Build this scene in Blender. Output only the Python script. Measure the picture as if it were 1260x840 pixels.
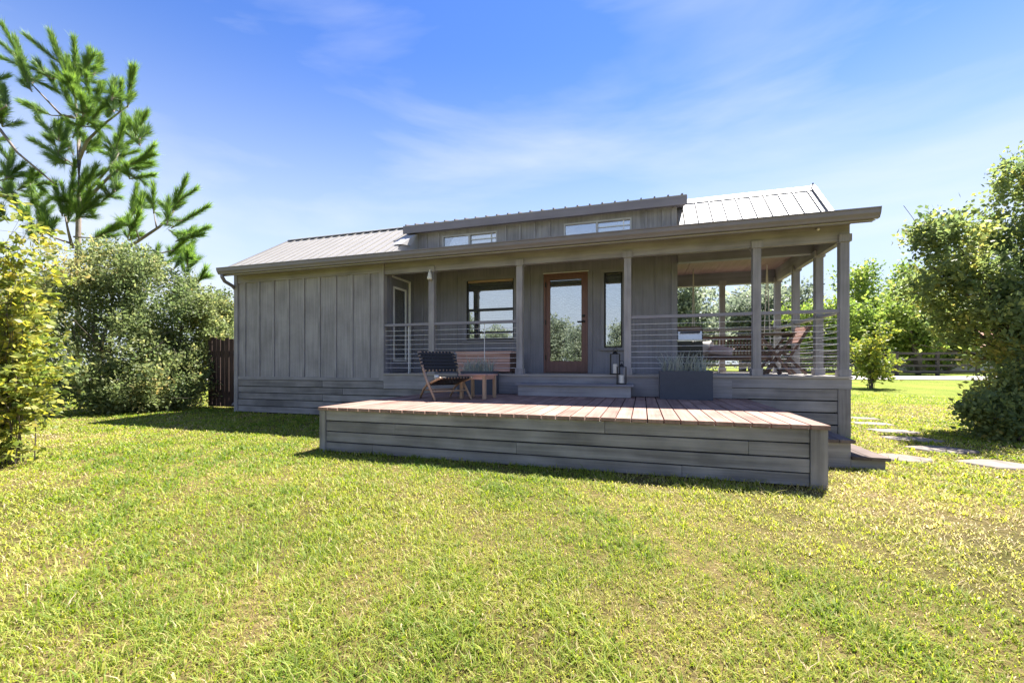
import bpy, bmesh, math, random
import numpy as np
from mathutils import Vector

for o in list(bpy.data.objects):
    bpy.data.objects.remove(o)
random.seed(7)
rng = np.random.default_rng(11)
R = math.radians
SC = bpy.context.scene
COL = SC.collection

# ------------------------------------------------------------------ camera
TH = R(17.3)
cam = bpy.data.cameras.new('camera')
cam.sensor_width = 36.0
cam.lens = 515.0 / 1260.0 * 36.0
cam.shift_y = (449 - 420) / 1260.0
cam.clip_start = 0.05
cam.clip_end = 3000
camo = bpy.data.objects.new('camera', cam)
COL.objects.link(camo)
camo.location = (0, 0, 1.05)
camo.rotation_euler = (R(90), 0, TH)
SC.camera = camo
CT, ST = math.cos(TH), math.sin(TH)

# ------------------------------------------------------------------ sky, sun, exposure
SUN = Vector((0.50, 1.0, 1.75)).normalized()          # towards the sun
EL = math.asin(SUN.z)
world = bpy.data.worlds.new('World')
SC.world = world
world.use_nodes = True
wn, wl = world.node_tree.nodes, world.node_tree.links
wn.clear()
wout = wn.new('ShaderNodeOutputWorld')
wbg = wn.new('ShaderNodeBackground')
wbg.inputs['Strength'].default_value = 0.10
sky = wn.new('ShaderNodeTexSky')
sky.sky_type = 'NISHITA'
sky.sun_disc = False
sky.sun_elevation = EL
sky.sun_rotation = math.atan2(SUN.x, SUN.y)
sky.air_density = 1.0
sky.dust_density = 0.0
sky.ozone_density = 1.0
hs = wn.new('ShaderNodeHueSaturation')
hs.inputs['Hue'].default_value = 0.517
hs.inputs['Saturation'].default_value = 1.28
hs.inputs['Value'].default_value = 0.60
wl.new(sky.outputs[0], hs.inputs['Color'])
tc = wn.new('ShaderNodeTexCoord')
mp = wn.new('ShaderNodeMapping')
mp.inputs['Location'].default_value = (1.35, 0.6, 0.05)
mp.inputs['Rotation'].default_value = (R(4), R(12), R(10))
mp.inputs['Scale'].default_value = (1.0, 1.6, 5.0)
wl.new(tc.outputs['Generated'], mp.inputs['Vector'])
nz = wn.new('ShaderNodeTexNoise')
nz.inputs['Scale'].default_value = 1.15
nz.inputs['Detail'].default_value = 7
nz.inputs['Roughness'].default_value = 0.52
nz.inputs['Distortion'].default_value = 0.35
wl.new(mp.outputs[0], nz.inputs['Vector'])
rp = wn.new('ShaderNodeValToRGB')
rp.color_ramp.elements[0].position = 0.45
rp.color_ramp.elements[1].position = 0.78
rp.color_ramp.elements[1].color = (0.62, 0.62, 0.62, 1)
wl.new(nz.outputs['Fac'], rp.inputs['Fac'])
mx = wn.new('ShaderNodeMix')
mx.data_type = 'RGBA'
sx_ = wn.new('ShaderNodeSeparateXYZ')
wl.new(tc.outputs['Generated'], sx_.inputs[0])
hz = wn.new('ShaderNodeMapRange')              # pale haze thickening towards the horizon
hz.interpolation_type = 'SMOOTHSTEP'
hz.inputs['From Min'].default_value = 0.61
hz.inputs['From Max'].default_value = 0.06
hz.inputs['To Max'].default_value = 0.95
wl.new(sx_.outputs['Z'], hz.inputs['Value'])
hm = wn.new('ShaderNodeMix')
hm.data_type = 'RGBA'
wl.new(hz.outputs[0], hm.inputs[0])
wl.new(hs.outputs[0], hm.inputs[6])
hm.inputs[7].default_value = (2.05, 2.38, 2.8, 1)
wl.new(rp.outputs[0], mx.inputs[0])
wl.new(hm.outputs[2], mx.inputs[6])
mx.inputs[7].default_value = (2.6, 2.7, 2.9, 1)
wl.new(mx.outputs[2], wbg.inputs['Color'])
wl.new(wbg.outputs[0], wout.inputs['Surface'])

sun = bpy.data.lights.new('sun', 'SUN')
sun.energy = 5.0
sun.angle = R(0.55)
sun.color = (1.0, 0.95, 0.87)
suno = bpy.data.objects.new('sun', sun)
COL.objects.link(suno)
suno.rotation_euler = SUN.to_track_quat('Z', 'Y').to_euler()
suno.location = (15, 30, 45)

vs = SC.view_settings
vs.view_transform = 'Standard'
vs.look = 'None'
vs.gamma = 1.0
vs.use_curve_mapping = False
vs.exposure = 2.0

# ------------------------------------------------------------------ materials
def new_mat(name):
    m = bpy.data.materials.new(name)
    m.use_nodes = True
    nt = m.node_tree
    return m, nt, nt.nodes['Principled BSDF'], nt.nodes, nt.links


def lin(c):
    return tuple(((v / 255.0) / 12.92 if v / 255.0 <= 0.04045 else (((v / 255.0) + 0.055) / 1.055) ** 2.4) for v in c) + (1,)


def surf(name, c1, c2, axis='x', rough=0.65, var=0.12, along=1.2, across=22, bump=0.25, bscale=1.0, metal=0.0, spec=0.4, detail=6):
    """painted or bare timber and similar: streaky noise along one axis, tone differs from piece to piece"""
    m, nt, b, n, l = new_mat(name)
    tcn = n.new('ShaderNodeTexCoord')
    oi = n.new('ShaderNodeObjectInfo')
    add = n.new('ShaderNodeVectorMath')
    add.operation = 'ADD'
    mul = n.new('ShaderNodeMath')
    mul.operation = 'MULTIPLY'
    mul.inputs[1].default_value = 37.0
    l.new(oi.outputs['Random'], mul.inputs[0])
    l.new(tcn.outputs['Object'], add.inputs[0])
    l.new(mul.outputs[0], add.inputs[1])
    mpn = n.new('ShaderNodeMapping')
    sc = [across] * 3
    if axis in 'xyz':
        sc['xyz'.index(axis)] = along
    mpn.inputs['Scale'].default_value = sc
    l.new(add.outputs[0], mpn.inputs['Vector'])
    t = n.new('ShaderNodeTexNoise')
    t.inputs['Scale'].default_value = 1.0
    t.inputs['Detail'].default_value = detail
    t.inputs['Roughness'].default_value = 0.62
    l.new(mpn.outputs[0], t.inputs['Vector'])
    t2 = n.new('ShaderNodeTexNoise')
    t2.inputs['Scale'].default_value = 2.1
    t2.inputs['Detail'].default_value = 5
    l.new(add.outputs[0], t2.inputs['Vector'])
    av = n.new('ShaderNodeMath')
    av.operation = 'MULTIPLY_ADD'
    av.inputs[1].default_value = 0.5
    l.new(t.outputs['Fac'], av.inputs[0])
    hf = n.new('ShaderNodeMath')
    hf.operation = 'MULTIPLY'
    hf.inputs[1].default_value = 0.5
    l.new(t2.outputs['Fac'], hf.inputs[0])
    l.new(hf.outputs[0], av.inputs[2])
    r = n.new('ShaderNodeValToRGB')
    r.color_ramp.elements[0].position = 0.37
    r.color_ramp.elements[1].position = 0.63
    r.color_ramp.elements[0].color = tuple(c1) + (1,)
    r.color_ramp.elements[1].color = tuple(c2) + (1,)
    l.new(av.outputs[0], r.inputs['Fac'])
    h = n.new('ShaderNodeHueSaturation')
    mr = n.new('ShaderNodeMapRange')
    mr.inputs['To Min'].default_value = 1 - var
    mr.inputs['To Max'].default_value = 1 + var
    l.new(oi.outputs['Random'], mr.inputs['Value'])
    l.new(mr.outputs[0], h.inputs['Value'])
    l.new(r.outputs[0], h.inputs['Color'])
    l.new(h.outputs[0], b.inputs['Base Color'])
    b.inputs['Roughness'].default_value = rough
    b.inputs['Metallic'].default_value = metal
    b.inputs['Specular IOR Level'].default_value = spec
    bp = n.new('ShaderNodeBump')
    bp.inputs['Strength'].default_value = bump
    bp.inputs['Distance'].default_value = 0.004 * bscale
    l.new(t.outputs['Fac'], bp.inputs['Height'])
    l.new(bp.outputs[0], b.inputs['Normal'])
    return m


def leafmat(name, cols, trans=0.45, rough=0.5):
    """leaf or blade: colour by a tone number each leaf carries, part of the light goes through"""
    m, nt, b, n, l = new_mat(name)
    out = n['Material Output']
    at_ = n.new('ShaderNodeAttribute')
    at_.attribute_name = 'tone'
    r = n.new('ShaderNodeValToRGB')
    els = r.color_ramp.elements
    while len(els) < len(cols):
        els.new(0.5)
    for i, (p, c) in enumerate(cols):
        els[i].position = p
        els[i].color = tuple(c) + (1,)
    l.new(at_.outputs['Fac'], r.inputs['Fac'])
    l.new(r.outputs[0], b.inputs['Base Color'])
    b.inputs['Roughness'].default_value = rough
    b.inputs['Specular IOR Level'].default_value = 0.35
    tr = n.new('ShaderNodeBsdfTranslucent')
    h = n.new('ShaderNodeHueSaturation')
    h.inputs['Value'].default_value = 1.5
    h.inputs['Saturation'].default_value = 1.1
    l.new(r.outputs[0], h.inputs['Color'])
    l.new(h.outputs[0], tr.inputs['Color'])
    ms = n.new('ShaderNodeMixShader')
    ms.inputs[0].default_value = trans
    l.new(b.outputs[0], ms.inputs[1])
    l.new(tr.outputs[0], ms.inputs[2])
    l.new(ms.outputs[0], out.inputs['Surface'])
    return m


def plain(name, c, rough=0.5, metal=0.0, spec=0.5, var=0.06, scale=30, bump=0.1):
    return surf(name, [v * 0.9 for v in c], [min(1, v * 1.1) for v in c], 'n', rough, var, scale, scale, bump, 1, metal, spec, 4)


M = {}
PA, PB = (0.205, 0.195, 0.204), (0.355, 0.339, 0.350)
for a in 'xyz':
    M['paint_' + a] = surf('grey_paint_' + a, PA, PB, a, 0.62, 0.06, 1.0, 26, 0.35)
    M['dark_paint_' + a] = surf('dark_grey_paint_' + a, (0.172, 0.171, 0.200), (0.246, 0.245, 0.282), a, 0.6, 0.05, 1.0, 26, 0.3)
    M['skirt_' + a] = surf('weathered_grey_board_' + a, (0.130, 0.122, 0.122), (0.310, 0.292, 0.290), a, 0.75, 0.13, 0.9, 20, 0.5)
    M['cedar_' + a] = surf('cedar_' + a, (0.46, 0.25, 0.20), (0.66, 0.41, 0.34), a, 0.6, 0.14, 1.5, 24, 0.3)
    M['teak_' + a] = surf('pale_teak_' + a, (0.32, 0.21, 0.14), (0.48, 0.34, 0.24), a, 0.55, 0.1, 2.0, 40, 0.2)
    M['brown_' + a] = surf('brown_wood_' + a, (0.075, 0.045, 0.035), (0.15, 0.09, 0.07), a, 0.6, 0.15, 1.5, 30, 0.3)
    M['fence_' + a] = surf('dark_fence_wood_' + a, (0.035, 0.020, 0.016), (0.075, 0.045, 0.036), a, 0.8, 0.2, 1.2, 24, 0.4)
    M['farfence_' + a] = surf('grey_fence_wood_' + a, (0.055, 0.045, 0.04), (0.12, 0.10, 0.09), a, 0.8, 0.2, 1.2, 24, 0.4)
M['deck'] = surf('deck_board_stain', (0.180, 0.110, 0.090), (0.325, 0.220, 0.180), 'y', 0.85, 0.13, 0.9, 24, 0.5, spec=0.12)
M['step'] = surf('weathered_step_board', (0.085, 0.066, 0.060), (0.165, 0.132, 0.118), 'y', 0.9, 0.15, 0.9, 24, 0.5, spec=0.1)
M['porchfloor'] = surf('porch_floor_paint', (0.30, 0.27, 0.245), (0.40, 0.365, 0.335), 'x', 0.6, 0.07, 1, 24, 0.3)
M['trim'] = surf('trim_paint', (0.168, 0.154, 0.175), (0.215, 0.198, 0.222), 'x', 0.55, 0.02, 0.6, 10, 0.15)
M['gutter'] = plain('gutter_metal', (0.185, 0.170, 0.185), 0.42, 0.0, 0.5, 0.0, 3, 0.02)
M['roof'] = surf('galvanised_roof', (0.265, 0.252, 0.238), (0.305, 0.290, 0.273), 'y', 0.5, 0.02, 0.3, 1.5, 0.03, 1, 0.0)
M['flash'] = plain('roof_flashing', (0.42, 0.41, 0.41), 0.4, 0.1)
M['ceiling'] = surf('porch_ceiling_board', (0.20, 0.135, 0.130), (0.28, 0.195, 0.19), 'y', 0.6, 0.06, 1, 20, 0.3)
M['redwood'] = surf('red_stained_door', (0.125, 0.063, 0.056), (0.19, 0.100, 0.088), 'z', 0.45, 0.04, 1.2, 30, 0.25)
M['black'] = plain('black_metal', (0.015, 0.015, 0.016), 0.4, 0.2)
M['strap'] = plain('black_strap', (0.018, 0.018, 0.02), 0.75)
M['steel'] = plain('brushed_steel', (0.62, 0.62, 0.63), 0.3, 0.9)
M['cable'] = plain('stainless_cable', (0.80, 0.80, 0.84), 0.4, 0.1)
M['rail'] = surf('grey_rail_paint', (0.22, 0.21, 0.245), (0.27, 0.26, 0.295), 'x', 0.5, 0.03, 1, 20, 0.1)
M['white'] = plain('white_vinyl', (0.72, 0.72, 0.71), 0.4)
M['blind'] = plain('blind_slats', (0.84, 0.83, 0.82), 0.5)
M['interior'] = plain('interior_wall', (0.16, 0.155, 0.15), 0.8)
M['candle'] = plain('candle_wax', (0.80, 0.76, 0.68), 0.5)
M['planter'] = plain('slate_planter', (0.058, 0.066, 0.088), 0.6, 0, 0.4, 0.03, 14, 0.2)
M['soil'] = plain('potting_soil', (0.05, 0.036, 0.026), 0.95)
M['grill'] = plain('grill_enamel', (0.018, 0.021, 0.027), 0.35)
M['cushion'] = plain('cream_cushion', (0.66, 0.63, 0.60), 0.9, 0, 0.2, 0.04, 60, 0.3)
M['blanket'] = plain('pink_cushion', (0.60, 0.47, 0.45), 0.95, 0, 0.2, 0.04, 60, 0.3)
M['rope'] = plain('white_rope', (0.60, 0.57, 0.52), 0.9)
M['stone'] = surf('pale_flagstone', (0.13, 0.110, 0.095), (0.26, 0.222, 0.192), 'n', 0.9, 0.16, 11, 11, 0.7, 2.5, 0.0, 0.2, 8)
M['road'] = plain('pale_gravel_road', (0.40, 0.37, 0.345), 0.95, 0, 0.2, 0, 5, 0.4)
M['bark'] = surf('grey_bark', (0.07, 0.055, 0.045), (0.17, 0.14, 0.115), 'z', 0.9, 0.1, 5, 22, 0.8, 3)
M['pinebark'] = surf('pine_bark', (0.14, 0.11, 0.095), (0.26, 0.22, 0.19), 'z', 0.9, 0.1, 5, 22, 0.8, 3)
M['farwall'] = plain('far_house_wall', (0.55, 0.50, 0.46), 0.8)
M['farroof'] = plain('far_house_roof', (0.40, 0.17, 0.12), 0.8)

# window glass: part mirror, part clear
m, nt, b, n, l = new_mat('window_glass')
n.remove(b)
gl = n.new('ShaderNodeBsdfGlossy')
gl.inputs['Roughness'].default_value = 0.0
gl.inputs['Color'].default_value = (0.93, 0.95, 0.97, 1)
tp = n.new('ShaderNodeBsdfTransparent')
tp.inputs['Color'].default_value = (0.93, 0.95, 0.95, 1)
ms = n.new('ShaderNodeMixShader')
lw = n.new('ShaderNodeLayerWeight')
lw.inputs['Blend'].default_value = 0.5
mr = n.new('ShaderNodeMapRange')
mr.inputs['To Min'].default_value = 0.30
mr.inputs['To Max'].default_value = 0.95
l.new(lw.outputs['Fresnel'], mr.inputs['Value'])
l.new(mr.outputs[0], ms.inputs[0])
l.new(tp.outputs[0], ms.inputs[1])
l.new(gl.outputs[0], ms.inputs[2])
l.new(ms.outputs[0], n['Material Output'].inputs['Surface'])
M['glass'] = m

# foliage
M['grass'] = leafmat('grass_blade', [(0.0, (0.11, 0.18, 0.026)), (0.3, (0.225, 0.29, 0.036)), (0.55, (0.345, 0.355, 0.062)), (0.78, (0.46, 0.41, 0.15)), (1.0, (0.57, 0.46, 0.30))], 0.47, 0.6)
M['leaf_yellow'] = leafmat('leaf_yellow_green', [(0.0, (0.10, 0.15, 0.04)), (0.45, (0.21, 0.255, 0.055)), (0.8, (0.39, 0.37, 0.07)), (1.0, (0.55, 0.44, 0.10))], 0.47)
M['leaf_olive'] = leafmat('leaf_olive', [(0.0, (0.095, 0.135, 0.055)), (0.45, (0.175, 0.215, 0.09)), (0.8, (0.30, 0.31, 0.13)), (1.0, (0.50, 0.40, 0.16))], 0.5)
M['leaf_dark'] = leafmat('leaf_dark_green', [(0.0, (0.095, 0.14, 0.06)), (0.5, (0.18, 0.225, 0.085)), (0.85, (0.31, 0.33, 0.095)), (1.0, (0.46, 0.40, 0.13))], 0.52)
M['leaf_bright'] = leafmat('leaf_bright_green', [(0.0, (0.10, 0.165, 0.045)), (0.5, (0.20, 0.27, 0.06)), (1.0, (0.38, 0.42, 0.11))], 0.45)
M['leaf_grey'] = leafmat('leaf_grey_green', [(0.0, (0.12, 0.15, 0.11)), (0.5, (0.20, 0.235, 0.16)), (1.0, (0.34, 0.36, 0.25))], 0.42)
M['needle'] = leafmat('pine_needle', [(0.0, (0.065, 0.115, 0.05)), (0.45, (0.14, 0.235, 0.06)), (0.8, (0.25, 0.37, 0.065)), (0.95, (0.36, 0.45, 0.12)), (1.0, (0.44, 0.35, 0.18))], 0.42)
M['spiky'] = leafmat('blue_grey_grass', [(0.0, (0.24, 0.29, 0.26)), (0.6, (0.42, 0.46, 0.42)), (1.0, (0.62, 0.61, 0.54))], 0.3)

# ground under the grass
m, nt, b, n, l = new_mat('lawn_ground')
tcn = n.new('ShaderNodeTexCoord')
t1 = n.new('ShaderNodeTexNoise')
t1.inputs['Scale'].default_value = 0.55
t1.inputs['Detail'].default_value = 8
t2 = n.new('ShaderNodeTexNoise')
t2.inputs['Scale'].default_value = 22
t2.inputs['Detail'].default_value = 8
t2.inputs['Roughness'].default_value = 0.7
for t in (t1, t2):
    l.new(tcn.outputs['Object'], t.inputs['Vector'])
r1 = n.new('ShaderNodeValToRGB')
r1.color_ramp.elements[0].position = 0.33
r1.color_ramp.elements[0].color = (0.135, 0.205, 0.022, 1)
r1.color_ramp.elements[1].position = 0.66
r1.color_ramp.elements[1].color = (0.25, 0.275, 0.05, 1)
r2 = n.new('ShaderNodeValToRGB')
r2.color_ramp.elements[0].position = 0.35
r2.color_ramp.elements[0].color = (0.45, 0.48, 0.42, 1)
r2.color_ramp.elements[1].position = 0.68
r2.color_ramp.elements[1].color = (1.15, 1.08, 1.0, 1)
l.new(t1.outputs['Fac'], r1.inputs['Fac'])
l.new(t2.outputs['Fac'], r2.inputs['Fac'])
mm = n.new('ShaderNodeMix')
mm.data_type = 'RGBA'
mm.blend_type = 'MULTIPLY'
mm.inputs[0].default_value = 1
l.new(r1.outputs[0], mm.inputs[6])
l.new(r2.outputs[0], mm.inputs[7])
l.new(mm.outputs[2], b.inputs['Base Color'])
b.inputs['Roughness'].default_value = 0.95
b.inputs['Specular IOR Level'].default_value = 0.1
bp = n.new('ShaderNodeBump')
bp.inputs['Strength'].default_value = 0.8
bp.inputs['Distance'].default_value = 0.05
l.new(t2.outputs['Fac'], bp.inputs['Height'])
l.new(bp.outputs[0], b.inputs['Normal'])
M['ground'] = m
M['field'] = m.copy()
M['field'].name = 'mown_field'
for nd in m.node_tree.nodes:
    if nd.type == 'VALTORGB' and nd.color_ramp.elements[0].color[2] < 0.1:
        nd.color_ramp.elements[0].color = (0.085, 0.080, 0.022, 1)
        nd.color_ramp.elements[1].color = (0.24, 0.18, 0.085, 1)

# ------------------------------------------------------------------ object helpers
ORG = {}            # where each object's origin lies in its thing's coordinate frame


def link(o):
    COL.objects.link(o)
    return o


def tag(o, label=None, cat=None, group=None, kind=None):
    if label:
        o['label'] = label
    if cat:
        o['category'] = cat
    if group:
        o['group'] = group
    if kind:
        o['kind'] = kind
    return o


def thing(name, label, cat, loc=(0, 0, 0), rotz=0.0, group=None, local=False):
    o = link(bpy.data.objects.new(name, None))
    o.empty_display_size = 0.2
    o.location = loc
    o.rotation_euler = (0, 0, rotz)
    ORG[o.name] = Vector((0, 0, 0)) if local else Vector(loc)
    return tag(o, label, cat, group)


def put(o, parent, org):
    org = Vector(org)
    link(o)
    ORG[o.name] = org
    if parent is not None:
        o.parent = parent
        o.location = org - ORG[parent.name]
    else:
        o.location = org
    return o


BOX = {}


def box_mesh(dx, dy, dz, ch, mat):
    k = (round(dx, 4), round(dy, 4), round(dz, 4), round(ch, 4), mat)
    if k in BOX:
        return BOX[k]
    hx, hy, hz = dx / 2, dy / 2, dz / 2
    me = bpy.data.meshes.new('board')
    if ch <= 0:
        v = [(sx * hx, sy * hy, sz * hz) for sx in (-1, 1) for sy in (-1, 1) for sz in (-1, 1)]
        f = [(0, 1, 3, 2), (4, 6, 7, 5), (0, 4, 5, 1), (2, 3, 7, 6), (0, 2, 6, 4), (1, 5, 7, 3)]
        me.from_pydata(v, [], f)
    else:
        ch = min(ch, hx * 0.6, hy * 0.6, hz * 0.6)
        bm = bmesh.new()
        for sx in (-1, 1):
            for sy in (-1, 1):
                for sz in (-1, 1):
                    bm.verts.new((sx * hx, sy * hy, sz * (hz - ch)))
                    bm.verts.new((sx * hx, sy * (hy - ch), sz * hz))
                    bm.verts.new((sx * (hx - ch), sy * hy, sz * hz))
        bmesh.ops.convex_hull(bm, input=bm.verts)
        bm.normal_update()
        bm.to_mesh(me)
        bm.free()
    me.materials.append(M[mat])
    BOX[k] = me
    return me


def box(name, mat, parent, x0, x1, y0, y1, z0, z1, ch=0.004, rot=None, label=None):
    me = box_mesh(abs(x1 - x0), abs(y1 - y0), abs(z1 - z0), ch, mat)
    o = bpy.data.objects.new(name, me)
    put(o, parent, ((x0 + x1) / 2, (y0 + y1) / 2, (z0 + z1) / 2))
    if rot:
        o.rotation_euler = rot
    if label:
        o['label'] = label
    return o


def bar(name, mat, parent, p, q, w, h, ch=0.003, roll=0.0):
    """rectangular bar from p to q; length runs along its local x"""
    p, q = Vector(p), Vector(q)
    d = q - p
    me = box_mesh(d.length, w, h, ch, mat)
    o = bpy.data.objects.new(name, me)
    put(o, parent, (p + q) / 2)
    o.rotation_mode = 'QUATERNION'
    from mathutils import Quaternion
    o.rotation_quaternion = d.to_track_quat('X', 'Z') @ Quaternion((1, 0, 0), roll)
    return o


class MB:
    def __init__(s):
        s.v, s.f = [], []

    def box(s, x0, x1, y0, y1, z0, z1):
        b = len(s.v)
        s.v += [(x, y, z) for x in (x0, x1) for y in (y0, y1) for z in (z0, z1)]
        s.f += [tuple(b + i for i in q) for q in ((0, 1, 3, 2), (4, 6, 7, 5), (0, 4, 5, 1), (2, 3, 7, 6), (0, 2, 6, 4), (1, 5, 7, 3))]
        return s

    def prism(s, pts, axis, a0, a1):
        """polygon pts (two coordinates) extruded along an axis"""
        b = len(s.v)
        k = len(pts)
        for a in (a0, a1):
            for (u, w) in pts:
                s.v.append({'x': (a, u, w), 'y': (u, a, w), 'z': (u, w, a)}[axis])
        s.f.append(tuple(b + i for i in range(k)))
        s.f.append(tuple(b + k + i for i in reversed(range(k))))
        for i in range(k):
            j = (i + 1) % k
            s.f.append((b + i, b + k + i, b + k + j, b + j))
        return s

    def tube(s, pts, rad, n=8, cap=True):
        b = len(s.v)
        P = [Vector(p) for p in pts]
        for i, p in enumerate(P):
            d = (P[min(i + 1, len(P) - 1)] - P[max(i - 1, 0)]).normalized()
            u = d.cross(Vector((0, 0, 1)))
            if u.length < 1e-3:
                u = Vector((1, 0, 0))
            u.normalize()
            w = d.cross(u)
            r = rad[i] if isinstance(rad, (list, tuple)) else rad
            for k in range(n):
                a = 2 * math.pi * k / n
                s.v.append(tuple(p + (u * math.cos(a) + w * math.sin(a)) * r))
        for i in range(len(P) - 1):
            for k in range(n):
                k2 = (k + 1) % n
                s.f.append((b + i * n + k, b + i * n + k2, b + (i + 1) * n + k2, b + (i + 1) * n + k))
        if cap:
            s.f.append(tuple(b + k for k in reversed(range(n))))
            s.f.append(tuple(b + (len(P) - 1) * n + k for k in range(n)))
        return s

    def lathe(s, prof, n=16, c=(0, 0, 0)):
        b = len(s.v)
        for (r, z) in prof:
            for k in range(n):
                a = 2 * math.pi * k / n
                s.v.append((c[0] + r * math.cos(a), c[1] + r * math.sin(a), c[2] + z))
        for i in range(len(prof) - 1):
            for k in range(n):
                k2 = (k + 1) % n
                s.f.append((b + i * n + k, b + i * n + k2, b + (i + 1) * n + k2, b + (i + 1) * n + k))
        s.f.append(tuple(b + k for k in reversed(range(n))))
        s.f.append(tuple(b + (len(prof) - 1) * n + k for k in range(n)))
        return s

    def build(s, name, mat, parent=None, org=None, smooth=False, label=None):
        if org is None:
            org = ORG[parent.name] if parent is not None else (0, 0, 0)
        org = Vector(org)
        me = bpy.data.meshes.new(name)
        me.from_pydata([tuple(Vector(p) - org) for p in s.v], [], s.f)
        bm = bmesh.new()
        bm.from_mesh(me)
        bmesh.ops.recalc_face_normals(bm, faces=bm.faces)
        bm.to_mesh(me)
        bm.free()
        me.materials.append(M[mat] if isinstance(mat, str) else mat)
        if smooth:
            me.polygons.foreach_set('use_smooth', [True] * len(me.polygons))
        o = bpy.data.objects.new(name, me)
        put(o, parent, org)
        if label:
            o['label'] = label
        return o


def np_mesh(name, V, F, mat, tone=None, org=(0, 0, 0), parent=None, faces=None):
    """big mesh from arrays; F is (n,k) faces, tone one value per vertex"""
    V = np.asarray(V, np.float32) - np.asarray(org, np.float32)
    me = bpy.data.meshes.new(name)
    nf, k = F.shape
    me.vertices.add(len(V))
    me.vertices.foreach_set('co', V.ravel())
    me.loops.add(nf * k)
    me.loops.foreach_set('vertex_index', F.astype(np.int32).ravel())
    me.polygons.add(nf)
    me.polygons.foreach_set('loop_start', np.arange(0, nf * k, k, dtype=np.int32))
    if tone is not None:
        a = me.attributes.new('tone', 'FLOAT', 'POINT')
        a.data.foreach_set('value', np.asarray(tone, np.float32))
    me.update(calc_edges=True)
    me.materials.append(M[mat])
    o = bpy.data.objects.new(name, me)
    put(o, parent, org)
    return o


def terrain(x, y):
    d = -x * ST + y * CT
    t = np.clip((d - 13.0) / 15.0, 0, 1)
    return 0.36 * t * t * (3 - 2 * t)


_w = np.random.default_rng(5)
_K = _w.normal(size=(14, 2))
_PH = _w.uniform(0, 6.28, 14)


def snoise(x, y, s=1.0):
    v = np.zeros_like(np.asarray(x, float))
    for i in range(14):
        f = s * (0.5 + 0.25 * i)
        v += np.sin(f * (_K[i, 0] * x + _K[i, 1] * y) + _PH[i]) / (1 + 0.25 * i)
    return v / 3.0


# ------------------------------------------------------------------ lawn (ground sheet)
ax = np.concatenate([-np.geomspace(600, 42, 14), np.linspace(-40, 40, 81), np.geomspace(42, 600, 14)])
gx, gy = np.meshgrid(ax, ax, indexing='ij')
nn = len(ax)
V = np.stack([gx.ravel(), gy.ravel(), terrain(gx.ravel(), gy.ravel())], 1)
ii, jj = np.meshgrid(np.arange(nn - 1), np.arange(nn - 1), indexing='ij')
q = (ii * nn + jj).ravel()
lawn = np_mesh('lawn', V, np.stack([q, q + nn, q + nn + 1, q + 1], 1), 'ground')
tag(lawn, kind='structure')
lawn.data.materials.append(M['field'])
cx_ = (gx[:-1, :-1] + gx[1:, 1:]).ravel() / 2
cy_ = (gy[:-1, :-1] + gy[1:, 1:]).ravel() / 2
lawn.data.polygons.foreach_set('material_index', (np.hypot(cx_, cy_) > 15.5).astype(np.int32))
lawn.data.polygons.foreach_set('use_smooth', [True] * len(lawn.data.polygons))


def cw(x, z):
    """metres to the right of and ahead of the viewpoint's axis -> ground plan"""
    return (x * CT - z * ST, x * ST + z * CT)


# road beyond the lawn
rv, rf = [], []
for i, xx in enumerate(np.linspace(-30, 110, 71)):
    for zz in (22.3, 24.1, 26.0):
        X, Y = cw(xx, zz + 0.25 * math.sin(xx * 0.4))
        rv.append((X, Y, float(terrain(X, Y)) + 0.03))
    if i:
        for k in range(2):
            a = (i - 1) * 3 + k
            rf.append((a, a + 3, a + 4, a + 1))
road = np_mesh('gravel_road', np.array(rv), np.array(rf), 'road')
tag(road, kind='structure')

# ------------------------------------------------------------------ cabin
YF, XL, XR, YB = 7.07, -8.66, 2.81, 10.35
XA, XB, YW = -4.83, 0.60, 8.20       # recess: left side wall, right end of the rooms, back wall of the porch
FL = 0.89                            # porch floor
BT, BB = 3.13, 2.82                  # beam top and underside
cabin = thing('cabin', 'long low dark grey board-and-batten cabin with pale metal roof and covered porch', 'cabin', (-2.9, 8.7, 0))


def wall_xz(name, mat, y0, y1, x0, x1, z0, z1, holes=()):
    """wall slab with rectangular openings"""
    xs = sorted({x0, x1} | {h[0] for h in holes} | {h[1] for h in holes})
    zs = sorted({z0, z1} | {h[2] for h in holes} | {h[3] for h in holes})
    mb = MB()
    for a, bb in zip(xs, xs[1:]):
        run = None
        for c, d in zip(zs, zs[1:]):
            mid = ((a + bb) / 2, (c + d) / 2)
            hit = any(h[0] < mid[0] < h[1] and h[2] < mid[1] < h[3] for h in holes)
            if not hit:
                if run and abs(run[1] - c) < 1e-6:
                    run[1] = d
                else:
                    if run:
                        mb.box(a, bb, y0, y1, run[0], run[1])
                    run = [c, d]
        if run:
            mb.box(a, bb, y0, y1, run[0], run[1])
    return mb.build(name, mat, cabin, ((x0 + x1) / 2, (y0 + y1) / 2, (z0 + z1) / 2))


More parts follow.
